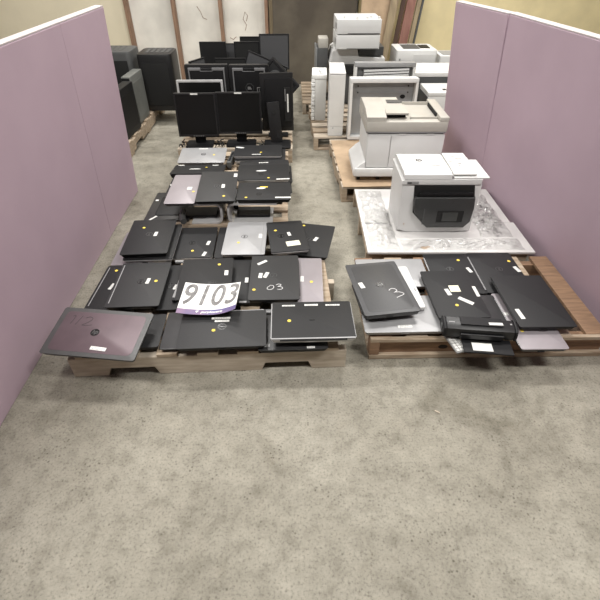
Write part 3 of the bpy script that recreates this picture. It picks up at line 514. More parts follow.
# ------------------------------------------------------------------ C-shaped metal stands on the middle pallet
def cstand(x, y, flip, lab, W=.31, Hh=.142, D=.2, bot=.03):
    o = thing('monitor_stand', lab, 'stand', (x, y, .1255), (0, 0, 0), 'C-shaped metal stands')
    th = .013; r = .045; P = []
    out = [(W, Hh), (r, Hh)]+[(r-r*math.sin(R(a)), Hh-r+r*math.cos(R(a))) for a in (15, 30, 45, 60, 75, 90)]+[(r-r*math.cos(R(a)), r-r*math.sin(R(a))) for a in (15, 30, 45, 60, 75, 90)]+[(W-bot, 0)]
    q = r-th
    inn = [(W-bot, th*.8), (r, th*.8)]+[(r-q*math.cos(R(a)), r-q*math.sin(R(a))-th*.1) for a in (75, 60, 45, 30, 15, 0)]+[(r-q*math.sin(R(a)), Hh-r+q*math.cos(R(a))) for a in (75, 60, 45, 30, 15, 0)]+[(W, Hh-th)]
    P = out+inn
    if flip: P = [(-p[0], p[1]) for p in P]
    MB().prism(P, 0, D, 'y', .0012).build('metal_loop', 'brushed', o, True)
    s = -1 if flip else 1
    MB().box(min(s*.05, s*(W-.05)), max(s*.05, s*(W-bot-.02)), .06, D-.02, th+.001, th+.016, .003).build('inner_shelf', 'dark', o)
    MB().box(min(s*.02, s*.05), max(s*.02, s*.05), D-.03, D-.012, th+.002, Hh-th-.002, .003).build('back_post', 'dark', o)
    return o
cstand(-.437, 2.515, True, 'silver C-shaped stand opening left, under the lavender laptop', bot=.11)
cstand(-.408, 2.515, False, 'silver C-shaped stand opening right, under the laptop with the yellow label')
# ------------------------------------------------------------------ monitors
GM = 'black monitors standing on the back left pallet'
def monitor(loc, rz, w, h, zb, lab, scr='screen', bez='bezel', tilt=-4, neck=True, bw=.013, base=(.2, .17), roll=0, btn=True, sticker=False, thick=.035, ztop=None):
    """loc = floor point of the stand on the pallet, zb = bottom edge of the panel above it; front faces -y"""
    o = thing('computer_monitor', lab, 'monitor', loc, (0, 0, rz), GM)
    mm = T((0, 0, zb+h/2)) @ RX(tilt) @ RY(roll)
    X, Z = w/2, h/2
    MB().rrect(-X, X, -Z, Z, .006, 0, thick*.55, 'y', .002, mm).build('panel_case', bez, o, True)
    MB().rrect(-X+.05, X-.05, -Z+.05, Z-.05, .02, thick*.55+.0003, thick, 'y', .004, mm).build('rear_hump', 'dark', o, True)
    b = MB()
    for x0, x1, z0, z1 in ((-X, X, Z-bw, Z), (-X, X, -Z, -Z+bw*1.3), (-X, -X+bw, -Z+bw*1.3, Z-bw), (X-bw, X, -Z+bw*1.3, Z-bw)):
        b.box(x0, x1, -.006, -.0002, z0, z1, .0012, mm)
    b.build('bezel_frame', bez, o)
    MB().box(-X+bw+.0004, X-bw-.0004, -.0022, -.0002, -Z+bw*1.3+.0004, Z-bw-.0004, 0, mm).build('screen', scr, o)
    if btn:
        b = MB()
        for k in range(6): b.box(-.045+.016*k, -.037+.016*k, -.0072, -.0061, -Z+.005, -Z+.009, 0, mm)
        b.build('button_row', 'grey', o)
    if sticker: MB().box(-.03, .03, -.0072, -.0061, Z-bw+.001, Z-.001, 0, mm).build('label_sticker', 'paper', o)
    if neck:
        MB().box(-.045, .045, .036, .060, .012, zb+h*.45, .006).build('stand_neck', 'dark', o, True)
        MB().rrect(-base[0]/2, base[0]/2, -base[1]/2, base[1]/2, .02, 0, .014, bev=.003).build('stand_base', 'dark', o, True)
    return o
D0 = .1265
monitor((-.795, 3.90, D0), 0, .338, .345, .075, 'left one of the two front monitors, black screen with a sticker on top', base=(.23, .17), sticker=True, tilt=-3)
monitor((-.440, 3.915, D0), 0, .372, .330, .092, 'right one of the two front monitors, nearest the stand column', base=(.25, .17), sticker=True, tilt=-3)
monitor((-.788, 4.17, D0), 0, .395, .33, .125, 'silver framed monitor rising just behind the left front monitor', bez='brushed', base=(.2, .16), btn=False, bw=.017, tilt=-3)
def rear_unit(x, y, zt, w, h, lab, vent):
    o = thing('monitor_seen_from_behind', lab, 'monitor', (x, y, D0), (0, 0, 0), GM)
    X = w/2; zb = zt-D0-h; mm = T((0, 0, zb+h/2)) @ RX(3); Z = h/2
    MB().rrect(-X, X, -Z, Z, .012, .002, .045, 'y', .003, mm).build('outer_case', 'bezel', o, True)
    b = MB()
    ix, iz = X-.03, Z-.022
    for x0, x1, z0, z1 in ((-ix, -.05, iz-.022, iz), (.05, ix, iz-.022, iz), (-.0501, .0501, iz-.03, iz-.0245), (-.055,-.0495,iz-.03,iz-.021), (.0495,.055,iz-.03,iz-.021), (-ix, -ix+.012, -iz, iz-.0215), (ix-.012, ix, -iz, iz-.0215)):
        b.box(x0, x1, -.010, .0016, z0, z1, .003, mm)
    b.build('silver_inner_frame', 'innerg', o)
    MB().rrect(-ix+.014, ix-.014, -iz, iz-.026, .01, -.008, .0014, 'y', .002, mm).build('rear_cover', 'dark', o, True)
    MB().box(-.046, .046, -.009, .0014, iz-.024, iz-.004, .002, mm).build('carry_handle', 'bezel', o)
    if vent:
        MB().ring(0, 0, 0, .034, .037, .0025, 36).xf(mm @ T((.0, -.0085, .015)) @ RX(90)).build('vent_ring', 'dgrey', o)
        b = MB()
        for k in range(5): b.box(-.018, .018-k*.003, -.0095, -.0083, .002+k*.005, .0045+k*.005, 0, mm)
        b.build('vent_label', 'grey', o)
        b = MB()
        for x0, x1, z0, z1 in ((.065, .115, .045, .049), (.065, .069, .0, .045), (.082, .085, .0, .035)): b.box(x0, x1, -.0100, -.0083, z0-.03, z1-.03, 0, mm)
        b.build('slot_outline', 'grey', o)
    else:
        b = MB()
        for k in range(12): b.box(-.07+k*.012, -.063+k*.012, -.0095, -.0083, .005, .008, 0, mm)
        b.build('printed_line', 'grey', o)
    MB().box(-.05, .05, .05, .075, .012, zb+.14, .005).build('stand_neck', 'dark', o)
    MB().rrect(-.12, .12, -.05, .13, .02, 0, .014, bev=.003).build('stand_base', 'dark', o, True)
    return o
rear_unit(-.744, 4.34, .668, .378, .40, 'monitor seen from its back with a grey inner frame, behind the silver framed one', False)
rear_unit(-.374, 4.34, .665, .346, .40, 'monitor seen from its back with a round vent and slot in the rear cover', True)
# tall turned monitor with separate-looking stand column in front
o = thing('computer_monitor', 'tall dark monitor turned upright, seen from behind at the right end', 'monitor', (-.125, 4.08, D0), (0, 0, 0), GM)
mm = T((.0, 0, .292)) @ RX(1.5) @ RY(-.8)
MB().rrect(-.138, .138, -.238, .238, .006, 0, .022, 'y', .002, mm).build('panel_case', 'bezel', o, True)
MB().rrect(-.10, .125, -.20, .20, .01, -.012, -.0003, 'y', .003, mm).build('rear_cover', 'dark', o, True)
MB().box(.062, .116, -.022, -.0125, -.15, .13, .003, mm).build('port_bay', 'gap', o)
MB().box(.068, .073, -.026, -.0225, .02, .12, .001, mm).build('metal_rail', 'grey', o)
MB().box(.085, .098, -.026, -.0225, -.07, .08, .002, mm).build('white_label_strip', 'paper', o)
MB().box(-.03, .03, .023, .05, -.28, -.1, .004, mm).build('lower_support', 'dark', o)
MB().box(-.09, .09, .0, .10, 0, .012, .003).build('support_foot', 'dark', o)
o = thing('monitor_stand', 'dark stand column with a round hole, in front of the tall turned monitor', 'stand', (-.132, 3.90, D0), (0, 0, 0))
mm = T((0, .02, .012)) @ RX(-6) @ RY(-5)
MB().rrect(-.050, .050, 0, .325, .006, 0, .018, 'y', .002, mm).build('column', 'bezel', o, True)
MB().ring(0, 0, 0, 0, .018, .003, 24).xf(mm @ T((.0, -.0005, .245)) @ RX(90)).build('round_hole', 'gap', o)
MB().box(.005, .03, -.003, -.0003, .03, .07, .001, mm).build('lock_slot', 'gap', o)
MB().rrect(-.11, .12, -.11, .09, .02, 0, .012, bev=.003).build('foot_plate', 'dark', o, True)
monitor((-.757, 4.93, D0), 0, .255, .205, .415, 'small black monitor standing farthest left at the back', scr='bezel', bw=.008, btn=False, tilt=-2, base=(.18, .15))
monitor((-.60, 5.03, D0), 0, .11, .17, .42, 'narrow dark monitor half hidden between two black ones at the back', scr='screeng', bw=.008, btn=False, base=(.12, .14))
monitor((-.43, 4.93, D0), 0, .245, .22, .40, 'pure black square monitor in the back row left of the grey screen', scr='gap', bez='dark', bw=.01, btn=False, base=(.18, .15))
monitor((-.40, 5.11, D0), 0, .22, .22, .415, 'black monitor whose top edge shows behind the square black one', scr='gap', bez='dark', bw=.01, btn=False, base=(.16, .12))
monitor((-.163, 4.92, D0), 0, .288, .305, .38, 'tallest monitor at the back with a large dark grey screen', scr='screeng', bw=.011, btn=False, base=(.2, .16))
monitor((-.265, 4.72, D0), -8, .40, .27, .25, 'monitor tilted sideways with a grey screen, below the tallest one', scr='screeng', bw=.012, btn=False, roll=20, base=(.2, .16), tilt=-6)
monitor((-.86, 4.62, D0), 62, .22, .17, .36, 'small monitor turned edge on behind the left rear-facing one', scr='screeng', bw=.01, btn=False, base=(.14, .12))
monitor((-.56, 4.60, D0), 0, .29, .25, .29, 'wide low black monitor lying level with the rear-facing tops', scr='gap', bez='dark', bw=.008, btn=False, base=(.2, .14))
o = thing('computer_monitor', 'dark monitor leaning diagonally with a round stand mount, at the right end', 'monitor', (-.115, 4.48, D0), (0, 0, -12), GM)
mm = T((-.02, 0, .36)) @ RX(-8) @ RY(42)
MB().rrect(-.17, .17, -.13, .13, .012, 0, .03, 'y', .003, mm).build('panel_case', 'dark', o, True)
b = MB()
for x0, x1, z0, z1 in ((-.165, .165, .105, .125), (-.165, .165, -.125, -.105), (-.165, -.145, -.105, .105), (.145, .165, -.105, .105)): b.box(x0, x1, -.008, -.0003, z0, z1, .002, mm)
b.build('rear_rim', 'bezel', o)
MB().ring(0, 0, 0, .025, .062, .012, 32).xf(mm @ T((-.04, -.0005, .02)) @ RX(90)).build('round_mount', 'dgrey', o)
MB().box(-.04, .04, .034, .056, .01, .34, .004).build('stand_neck', 'dark', o)
MB().rrect(-.08, .08, -.06, .10, .02, 0, .012, bev=.003).build('stand_base', 'dark', o, True)
# cables round the monitor feet
for k, (pts, lab) in enumerate(((
    [(-.94, 3.86), (-.965, 3.83), (-.94, 3.83), (-.925, 3.86), (-.935, 3.90), (-.955, 3.92), (-.94, 3.96)], 'black cable coiled left of the left monitor foot'),
   ([(-.655, 3.815), (-.63, 3.86), (-.60, 3.83), (-.59, 3.87), (-.61, 3.90), (-.65, 3.93), (-.60, 3.96)], 'black cable tangled between the two monitor feet'),
   ([(-.27, 3.98), (-.25, 3.90), (-.285, 3.86), (-.26, 3.83)], 'short black cable between the right monitor foot and the column'))):
    P = smooth_pts(pts, 6)
    tag(MB().tube([(p[0], p[1], D0+.005+(.022*abs(math.sin(i*.5)) if k < 2 else 0)) for i, p in enumerate(P)], .0045, 6).build('power_cable', 'cable', None, True), lab, 'cable', 'cables at the monitor feet')
# flat panel face down and dark tube at the front of the middle pallet
o = thing('flat_display', 'dark brown flat display lying face down at the left front of the middle pallet', 'display', (-.79, 2.735, .1265), (0, 0, 0))
MB().rrect(-.155, .13, -.19, .20, .01, 0, .016, bev=.003).build('display_shell', 'satin', o, True)
MB().rrect(-.10, .10, -.13, .13, .015, .0163, .020, bev=.002).build('raised_back', 'dark', o, True)
MB().box(-.03, .03, -.007, .007, 0, .0006, mtx=T((-.10, -.165, .0163)) @ RZ(55)).build('label_sticker', 'paper', o)
MB().box(-.14, -.12, .07, .09, .0163, .0175).build('label_sticker', 'paper', o)
b = MB().tube([(-.70, 2.60, .172), (-.695, 2.54, .172), (-.685, 2.50, .170), (-.675, 2.475, .168)], .02, 10)
tag(b.build('stand_arm', 'dgrey', None, True), 'dark rounded arm resting beside the left metal stand', 'stand arm')
# thin dark item leaning between the back laptop stacks
o = thing('docking_station', 'narrow dark docking station between the back two laptop stacks', 'dock', (-.485, 3.50, .1265), (0, 0, -4))
MB().rrect(-.016, .016, -.12, .12, .006, 0, .05, bev=.003).build('dock_body', 'dgrey', o, True)
MB().box(-.008, .008, -.09, .09, .0503, .053, .001).build('dock_connector', 'dark', o)
# ------------------------------------------------------------------ portable printer at the right front
o = thing('portable_printer', 'black portable printer with open front tray at the right pallet edge', 'printer', (.818, 1.458, .1590), (0, 0, -7))
prof = [(-.035, 0), (.045, 0), (.050, .012), (.046, .045), (.030, .058), (-.012, .058), (-.034, .046), (-.040, .022)]
MB().prism(prof, -.145, .145, 'x', .004).build('printer_body', 'bezel', o, True)
for s in (-1, 1):
    MB().prism([(p[0]*1.06, p[1]*1.04) for p in prof], s*.1455, s*.158, 'x', .004).build('end_cap', 'dark', o, True)
    MB().cyl((s*.1583, .0, .03), (s*.162, .0, .03), .014, 16).build('round_knob', 'dgrey', o)
MB().box(-.085, .095, -.018, .034, .0585, .0625, .0015).build('top_cover', 'dark', o)
MB().box(-.085, .10, -.050, -.041, .004, .030, .003).build('front_flap', 'bezel', o)
MB().box(-.03, .03, -.008, .008, 0, .0007, mtx=T((.065, -.004, .0628)) @ RZ(3)).build('label_sticker', 'paper', o)
MB().box(-.135, -.11, -.006, .0, .0585, .0592).build('printed_name', 'grey', o)
MB().box(.128, .136, .0, .008, .0585, .0595).build('power_button', 'grey', o)
tr = MB().box(-.075, .135, -.120, -.030, -.012, -.005, .0015).build('output_tray', 'dark', o)
MB().box(-.035, .05, -.108, -.060, -.0048, -.0042).build('tray_label', 'paper', tr)
MB().box(-.03, .06, -.116, -.111, -.0048, -.0025).build('tray_catch', 'bezel', tr)
o = thing('loose_keyboard', 'strip of silver keys jutting out left of the printer tray', 'keyboard', (.715, 1.44, .1265), (0, 0, 14))
MB().rrect(-.028, .028, -.075, .06, .004, 0, .008, bev=.001).build('key_deck', 'grey', o, True)
b = MB()
for i in range(3):
    for j in range(7): b.box(-.024+i*.0165, -.010+i*.0165, -.070+j*.0165, -.056+j*.0165, .0083, .0115, .001)
b.build('keys', 'white2', o)
# ------------------------------------------------------------------ white card sheet, film, office printer
o = thing('card_sheet', 'large white card sheet covering the middle right pallet', 'cardboard', (.425, 2.155, .122), (0, 0, -1.0))
for x0, x1, y0, y1 in ((0, .955, 0, .345), (0, .935, .348, .82)):
    b = MB().box(x0, x1, y0, y1, .0045, .016)
    b.build('card_panel', 'card', o)
MB().box(.002, .93, .002, .818, 0, .0042).build('corrugated_layer', 'cardb', o)
MB().box(.02, .16, .325, .333, .0161, .0165).build('printed_line', 'greyink', o)
b = MB().ring(.33, .05, .0161, 0, .014, .0004, 12, 1.5); b.ring(.355, .06, .0161, 0, .010, .0004, 12, 1.2); b.build('tan_stain', 'cardb', o)
from mathutils import noise as mn
def film(name, x0, x1, y0, y1, z0, amp, seed, lab, nx=90, ny=70):
    b = MB(); V = {}
    for i in range(nx+1):
        for j in range(ny+1):
            x = x0+(x1-x0)*i/nx; y = y0+(y1-y0)*j/ny
            p = Vector((x*9+seed, y*13, seed)); n = (1-abs(mn.noise(p)))**3*.9+(1-abs(mn.noise(p*2.1)))**4*.5+.25*abs(mn.noise(p*5))-.4; n = max(n, .02)
            e = min(1, min(x-x0, x1-x, y-y0, y1-y)/.04)
            V[i, j] = b.b.verts.new((x+.012*mn.noise(Vector((y*14, x*3, seed))), y+.012*mn.noise(Vector((x*14, y*3, seed+5))), z0+amp*n*e))
    for i in range(nx):
        for j in range(ny): b.b.faces.new((V[i, j], V[i+1, j], V[i+1, j+1], V[i, j+1]))
    return tag(b.build(name, 'film', None, True), lab, 'plastic film')
film('plastic_film', .455, .615, 2.175, 2.94, .1395, .022, 3, 'crumpled clear film on the left half of the white card', 60, 90)
film('plastic_film', .63, 1.33, 2.165, 2.29, .1395, .024, 9, 'crumpled clear film on the card in front of the white printer', 90, 50)
film('plastic_film', 1.13, 1.32, 2.31, 2.92, .1395, .04, 17, 'crumpled clear film on the card right of the white printer', 50, 70)
o = thing('office_printer', 'white multifunction printer with a dark control panel on the wrapped card', 'printer', (.850, 2.53, .1395), (0, 0, -1)); o.scale = (1.02, 1, 1.02)
# body outline (front view) : x, z
MB().prism([(-.215, .0), (-.205, -.0)]+[(.205, 0), (.222, .30), (-.222, .30)], -.14, .16, 'y', .008).build('body', 'white', o, True)
fr = [(-.155, .292), (.180, .292), (.205, .18), (.202, .080), (.168, .038), (-.058, .038), (-.140, .125)]
MB().prism([(-.222, .30), (.222, .30), (.218, .01), (.10, -.0), (-.16, .0), (-.214, .02)], -.158, -.1405, 'y', .006).build('front_shell', 'white', o, True)
fr = [(p[0], p[1]+.006) for p in fr]
MB().prism(fr, -.162, -.1585, 'y', .002).build('dark_recess', 'gap', o)
MB().prism([(-.145, .235), (.192, .235), (.200, .17), (.196, .085), (.163, .045), (-.053, .045), (-.130, .130), (-.148, .17)], -.190, -.1625, 'y', .010).build('control_panel', 'panel', o, True)
MB().prism([(-.13, .2405), (.19, .2405), (.175, .262), (-.12, .262)], -.180, -.1625, 'y', .008).build('panel_hood', 'dark', o, True)
MB().box(-.085, -.079, -.1925, -.1903, .07, .17, .001).build('panel_highlight_rib', 'dgrey', o)
MB().rrect(-.005, .145, .085, .155, .003, -.1930, -.1903, 'y', .001).build('display_frame', 'gap', o)
MB().rrect(.025, .112, .092, .148, .003, -.1945, -.1932, 'y', .0006).build('touch_display', 'lcd', o)
MB().prism([(-.228, .302), (.215, .302), (.215, .334), (-.20, .334), (-.228, .325)], -.165, .165, 'y', .006).build('scanner_lid', 'white', o, True)
MB().prism([(-.165, .3345), (.165, .3345), (.165, .352), (.12, .366), (-.13, .366), (-.160, .358)], -.218, .045, 'x', .004, T((0, 0, 0))).build('document_feeder', 'white', o, True)
MB().box(.0455, .055, -.160, .150, .3345, .350).build('feeder_gap_shade', 'grey', o)  # grey strip stands in for the shadow between feeder and trays
MB().prism([(-.145, .350), (.150, .350), (.150, .364), (-.06, .362), (-.145, .356)], .0555, .185, 'x', .003).build('feeder_input_tray', 'white2', o, True)  # duller white puts a little shade into the tray colour, off the feeder
MB().box(.0555, .252, -.16, .10, .3345, .343, .002).build('feeder_output_tray', 'white', o)
b = MB()
for k in range(7):
    x0 = .06+random.uniform(0, .07); MB().box(x0, x0+random.uniform(.01, .04), -.04+k*.026, -.037+k*.026, .3638, .3650).build('tray_marking', 'greyink', o)
b.b.free()
MB().ring(0, 0, 0, 0, .019, .0008, 24, mtx=T((-.105, .03, .3662))).build('emblem_disc', 'ink', o)
text_bm('hp', .024, shear=.3, offset=.0006, mtx=T((-.105, .031, .3672))).build('emblem_letters', 'white', o)
MB().box(-.05, .0, -.05, -.044, .3662, .3668).build('printed_line', 'greyink', o)
MB().box(-.20, -.135, -.1675, -.1652, .308, .322, .001).build('name_plate', 'grey', o)
MB().box(-.195, -.175, -.1685, -.1677, .311, .319).build('name_plate_icon', 'ink', o)
MB().ring(0, 0, 0, 0, .004, .001, 12).xf(T((-.18, -.1585, .055)) @ RX(90)).build('screw_dot', 'cardb', o)
# ------------------------------------------------------------------ big copier
o = thing('office_copier', 'large white copier with a beige document feeder on top, behind the printer', 'copier', (.79, 3.355, .1295), (0, 0, -1)); o.scale = (.965, .96, .975)
# wheels / body
for x in (-.31, -.16, .2):
    MB().cyl((x-.012, -.20, .022), (x+.012, -.20, .022), .0215, 14).build('caster', 'dark', o)
    MB().cyl((x-.012, .16, .022), (x+.012, .16, .022), .0215, 14).build('caster', 'dark', o)
MB().rrect(-.272, .284, -.235, .22, .015, .0445, .352, bev=.006).build('body', 'white', o, True)
MB().prism([(-.355, .0445), (-.2725, .0445), (-.2725, .155), (-.305, .135), (-.355, .085)], -.25, .18, 'y', .006).build('side_step', 'white', o, True)
MB().box(-.35, .272, -.262, -.2355, .0445, .105, .008).build('front_plinth', 'white', o, True)
MB().box(-.268, -.105, -.2445, -.2355, .110, .345, .004).build('front_door_left', 'white', o, True)
MB().box(-.100, .282, -.2445, -.2355, .110, .345, .004).build('front_door_right', 'white', o, True)
MB().box(-.268, .268, -.235, .21, .3525, .360).build('shadow_gap', 'dgrey', o)
MB().rrect(-.285, .285, -.245, .215, .012, .3605, .372, bev=.002).build('scanner_deck', 'grey', o, True)
MB().rrect(-.290, .290, -.252, .215, .012, .3725, .440, bev=.005).build('scanner_unit', 'beige', o, True)
b = MB().box(-.05, .0, -.248, -.2455, .35, .357); b.box(.15, .2, -.248, -.2455, .35, .357); b.build('latch', 'white', o)
MB().prism([(-.25, .4405), (.205, .4405), (.205, .485), (.15, .498), (-.12, .498), (-.25, .470)], -.290, -.150, 'x', .006).build('feeder_housing', 'beige', o, True)
MB().prism([(.0, .4405), (.19, .4405), (.19, .488), (.05, .486), (.0, .478)], -.1495, -.015, 'x', .004).build('feeder_cover', 'beige', o, True)
MB().prism([(-.20, .474), (-.004, .480), (-.004, .490), (-.20, .484)], -.1485, .012, 'x', .002).build('paper_input_tray', 'beige', o, True)
MB().box(-.11, .0, .04, .12, .4875, .4895, .001).build('dark_window', 'dgrey', o)
MB().box(-.11, .01, -.196, -.192, .468, .474).build('paper_slot', 'gap', o)
MB().box(-.135, .0, -.150, -.1505+.02, .446, .462).build('exit_slot', 'gap', o)
MB().box(-.148, .005, -.15, -.004, .4408, .4440).build('tray_gap_shade', 'dgrey', o)  # dark sheet paints the shade in the gap under the input tray
b = MB(); b.box(.03, .225, -.18, -.17, .4405, .452); b.box(.03, .225, .165, .175, .4405, .460); b.build('tray_wall', 'beige', o)
MB().box(.226, .29, -.25, .21, .4405, .470, .004).build('right_rim', 'beige', o, True)
MB().box(.218, .2255, -.14, .13, .442, .466).build('dark_strip', 'gap', o)
MB().ring(0, 0, 0, 0, .007, .001, 16).xf(T((-.291, -.05, .44)) @ RY(-90)).build('side_button', 'grey', o)
# ------------------------------------------------------------------ standing trays and cabinets behind
DH = .1225
o = thing('white_cabinet', 'tall narrow white casing standing on end between foam and grey tray', 'casing', (.39, 4.12, DH), (0, 0, -3))
MB().rrect(-.067, .067, -.01, .40, .008, 0, .512, bev=.006).build('casing_shell', 'white2', o, True)
MB().box(-.066, .066, -.0135, -.0102, .088, .505, .002).build('front_skin', 'white2', o)
MB().box(-.066, .066, -.0135, -.0102, .004, .084, .002).build('lower_skin', 'white2', o)
MB().box(-.068, .068, -.013, .40, .5125, .5235, .004).build('top_lid', 'white', o, True)
MB().box(-.03, -.022, .12, .13, .5237, .5245).build('tiny_mark', 'ink', o)
MB().box(-.028, -.018, -.0145, -.0136, .068, .078).build('tiny_screw', 'grey', o)
o = thing('foam_block', 'white unit in rough foam packaging standing left of the tall casing', 'packaging', (.240, 4.56, DH), (0, 0, -3))
MB().rrect(-.02, .088, 0, .30, .006, 0, .375, bev=.005).build('unit_shell', 'white2', o, True)
b = MB(); rn = random.Random(4)
for j in range(11):
    z0 = .005+j*.034; b.box(-.048-rn.uniform(0, .008), -.0205, -.006+rn.uniform(-.008, .006), .29, z0, z0+.030, .006)
b.build('foam_side', 'foam', o)
MB().rrect(-.05, .090, -.006, .30, .008, .3755, .412, bev=.006).build('foam_top', 'foam', o, True)
b = MB()
for k in range(6): b.box(-.02+rn.uniform(0, .06), -.01+rn.uniform(.03, .07), .04+k*.035, .05+k*.035, .4122, .414)
b.build('torn_marks', 'dgrey', o)
def upright_tray(loc, rz, w, h, d, lab, lean, top='white', inner='steel', slats=0):
    o = thing('paper_tray_unit', lab, 'tray', loc, (lean, 0, rz), 'upright paper trays')
    X = w/2; t = .022
    MB().box(-X, X, 0, d, h-.035, h, .005).build('top_side', top, o, True)
    MB().box(-X, X, 0, d, 0, .025, .003).build('bottom_side', top, o)
    for s in (-1, 1): MB().box(min(s*X, s*(X-t)), max(s*X, s*(X-t)), 0, d, .0255, h-.0355, .003).build('side_wall', 'white2', o)
    MB().box(-X+t+.0005, X-t-.0005, d*.55, d*.62, .0255, h-.0355).build('inner_plate', inner, o)
    b = MB(); b.box(-X+t+.02, X-t-.02, d*.50, d*.549, h-.085, h-.080); b.box(-X+t+.07, X-t-.07, d*.50, d*.549, h-.125, h-.119)
    b.box(-X+t+.05, -X+t+.057, d*.50, d*.549, h-.15, h-.05); b.box(X-t-.057, X-t-.05, d*.50, d*.549, h-.15, h-.05); b.build('stamped_ridge', 'grey', o)
    b = MB()
    for s in (-1, 1):
        for q in (.06, .11): b.box(s*(X-t-.05)-.005, s*(X-t-.05)+.005, d*.48, d*.499, h-q-.012, h-q)
    b.build('black_clip', 'ink', o)
    MB().ring(0, 0, 0, 0, .016, .003, 20, 1.4).xf(T((X-t-.09, d*.545, h-.15)) @ RX(90)).build('round_foot', 'dark', o)
    if slats:
        b = MB()
        for k in range(slats): b.box(-X+.10, X-.04, -.006+k*.002, d*.5, h-.05-.022*k-.016, h-.05-.022*k-.002, .001, RY(-2))
        b.build('white_fins', 'white', o)
    return o
tag(MB().box(0, .80, 0, .95, 0, .005, .001).build('fibreboard_sheet', 'cardb', loc=(.368, 3.04, .1215), rot=(0, 0, R(1.5))), 'tan fibreboard sheet lying under the large copier', 'board')
upright_tray((.775, 3.98, DH+.013), 0, .57, .49, .12, 'large white tray standing on edge directly behind the copier, grey metal inside', -5)
upright_tray((.815, 4.25, DH+.011), -1, .53, .555, .10, 'second tray standing on edge with white fins, behind the large one', -4, top='grey', slats=4)
# stacked units at the far back
g = 'stacked printer parts on the farthest pallet'
o = thing('laser_printer', 'white laser printer at the bottom of the far stack with an open dark bay', 'printer', (.69, 5.12, DH), (0, 0, 0))
MB().rrect(-.28, .26, 0, .42, .012, 0, .385, bev=.006).build('body', 'dgrey', o, True)
MB().prism([(-.30, .3855), (.27, .3855), (.27, .44), (.0, .455), (-.02, .525), (-.20, .54), (-.27, .50)], 0, .42, 'y', .006).build('top_shell', 'white', o, True)
MB().box(.0, .25, .02, .36, .4605, .54, .004).build('open_bay', 'dgrey', o)
MB().cyl((.02, .08, .475), (.20, .08, .475), .028, 14).build('roller', 'gap', o)
MB().box(-.05, .21, -.06, -.001, .33, .375, .004).build('output_tray', 'grey', o)
MB().box(.0, .18, -.055, -.005, .3755, .379, .001).build('tray_insert', 'dgrey', o)
MB().box(-.278, -.02, -.03, -.001, .30, .378, .003).build('dark_front', 'gap', o)
for n, (z, lab) in enumerate(((.666, 'lower one of the two white paper trays stacked at the far back'), (.796, 'top one of the two white paper trays, with small pegs on it'))):
    o = thing('paper_tray', lab, 'tray', (.645+.002*n, 4.985, z+.002), (0, 0, 0), 'white paper trays on the far printer')
    MB().rrect(-.205, .222, 0, .44, .012, 0, .122, bev=.005).build('tray_box', 'white', o, True)
    MB().box(-.2085, -.2055, .03, .16, .04, .085, .001).build('grip_recess', 'grey', o)
    MB().box(-.10, .21, -.001-.002, -.001, .003, .008).build('lower_seam', 'dgrey', o)
    if n:
        for x, y in ((-.13, .06), (-.01, .03), (.09, .05), (.13, .09), (.20, .04)):
            MB().box(x-.01, x+.01, y, y+.03, .1225, .14, .004).build('peg', 'white', o)
# support for upper trays
o = thing('side_unit', 'dark cased unit with a light metal edge left of the far printer', 'equipment', (.322, 5.24, DH), (0, 0, 0))
MB().rrect(-.05, .06, 0, .3, .006, 0, .51, bev=.004).build('case', 'dgrey', o, True)
MB().box(-.068, -.0505, 0, .3, 0, .515, .003).build('metal_edge', 'steel', o)
MB().rrect(-.04, .06, .01, .2, .012, .5105, .60, bev=.008).build('beige_cap', 'beige', o, True)
o = thing('laser_printer', 'small white laser printer with a dark top slot, against the yellow wall', 'printer', (1.27, 5.10, DH), (0, 0, 0))
MB().rrect(-.20, .215, 0, .36, .02, .26, .515, bev=.012).build('body', 'white', o, True)
MB().rrect(-.19, .205, .01, .35, .02, 0, .2595, bev=.004).build('paper_cassette', 'grey', o, True)
MB().box(-.12, .05, .07, .30, .5155, .519, .002).build('output_recess', 'dgrey', o)
MB().box(.06, .16, .10, .27, .5155, .520, .002).build('button_panel', 'dark', o)
MB().box(-.03, .20, -.004, -.0005, .29, .48, .002).build('front_door', 'white', o)
MB().box(-.17, -.155, -.004, -.0005, .42, .44).build('small_button', 'grey', o)
o = thing('flatbed_copier', 'low copier with a dirty white glass lid and dark side, near the right pink board', 'copier', (1.40, 4.58, DH), (0, 0, 0))
MB().rrect(-.24, .26, 0, .42, .01, 0, .385, bev=.005).build('body', 'dgrey', o, True)
MB().rrect(-.25, .27, -.005, .43, .012, .3855, .42, bev=.005).build('scanner_lid', 'card', o, True)
MB().box(-.20, .22, .05, .38, .4205, .423, .001).build('glass_plate', 'white2', o)
MB().box(-.235, -.215, -.02, -.0005, .30, .36).build('corner_clip', 'white', o)
o = thing('laser_printer', 'white printer with a dark side standing behind the copier at the pink board', 'printer', (1.315, 4.17, DH), (0, 0, 0))
MB().rrect(-.115, .17, 0, .33, .01, 0, .32, bev=.008).build('body', 'white', o, True)
MB().box(-.1185, -.1155, .02, .31, .03, .31, .002).build('dark_side', 'dgrey', o)
MB().rrect(-.118, .172, -.002, .332, .012, .3205, .35, bev=.006).build('top_lid', 'white', o, True)
MB().box(.03, .06, .08, .12, .3505, .353).build('dark_button', 'dark', o)
o = thing('laser_printer', 'small white unit peeking out at the right edge below the yellow wall', 'printer', (1.70, 5.17, .002), (0, 0, 0))
MB().rrect(-.16, .17, 0, .3, .015, 0, .57, bev=.010).build('body', 'white', o, True)
MB().box(-.12, .13, .05, .25, .5705, .575, .002).build('top_slot', 'grey', o)
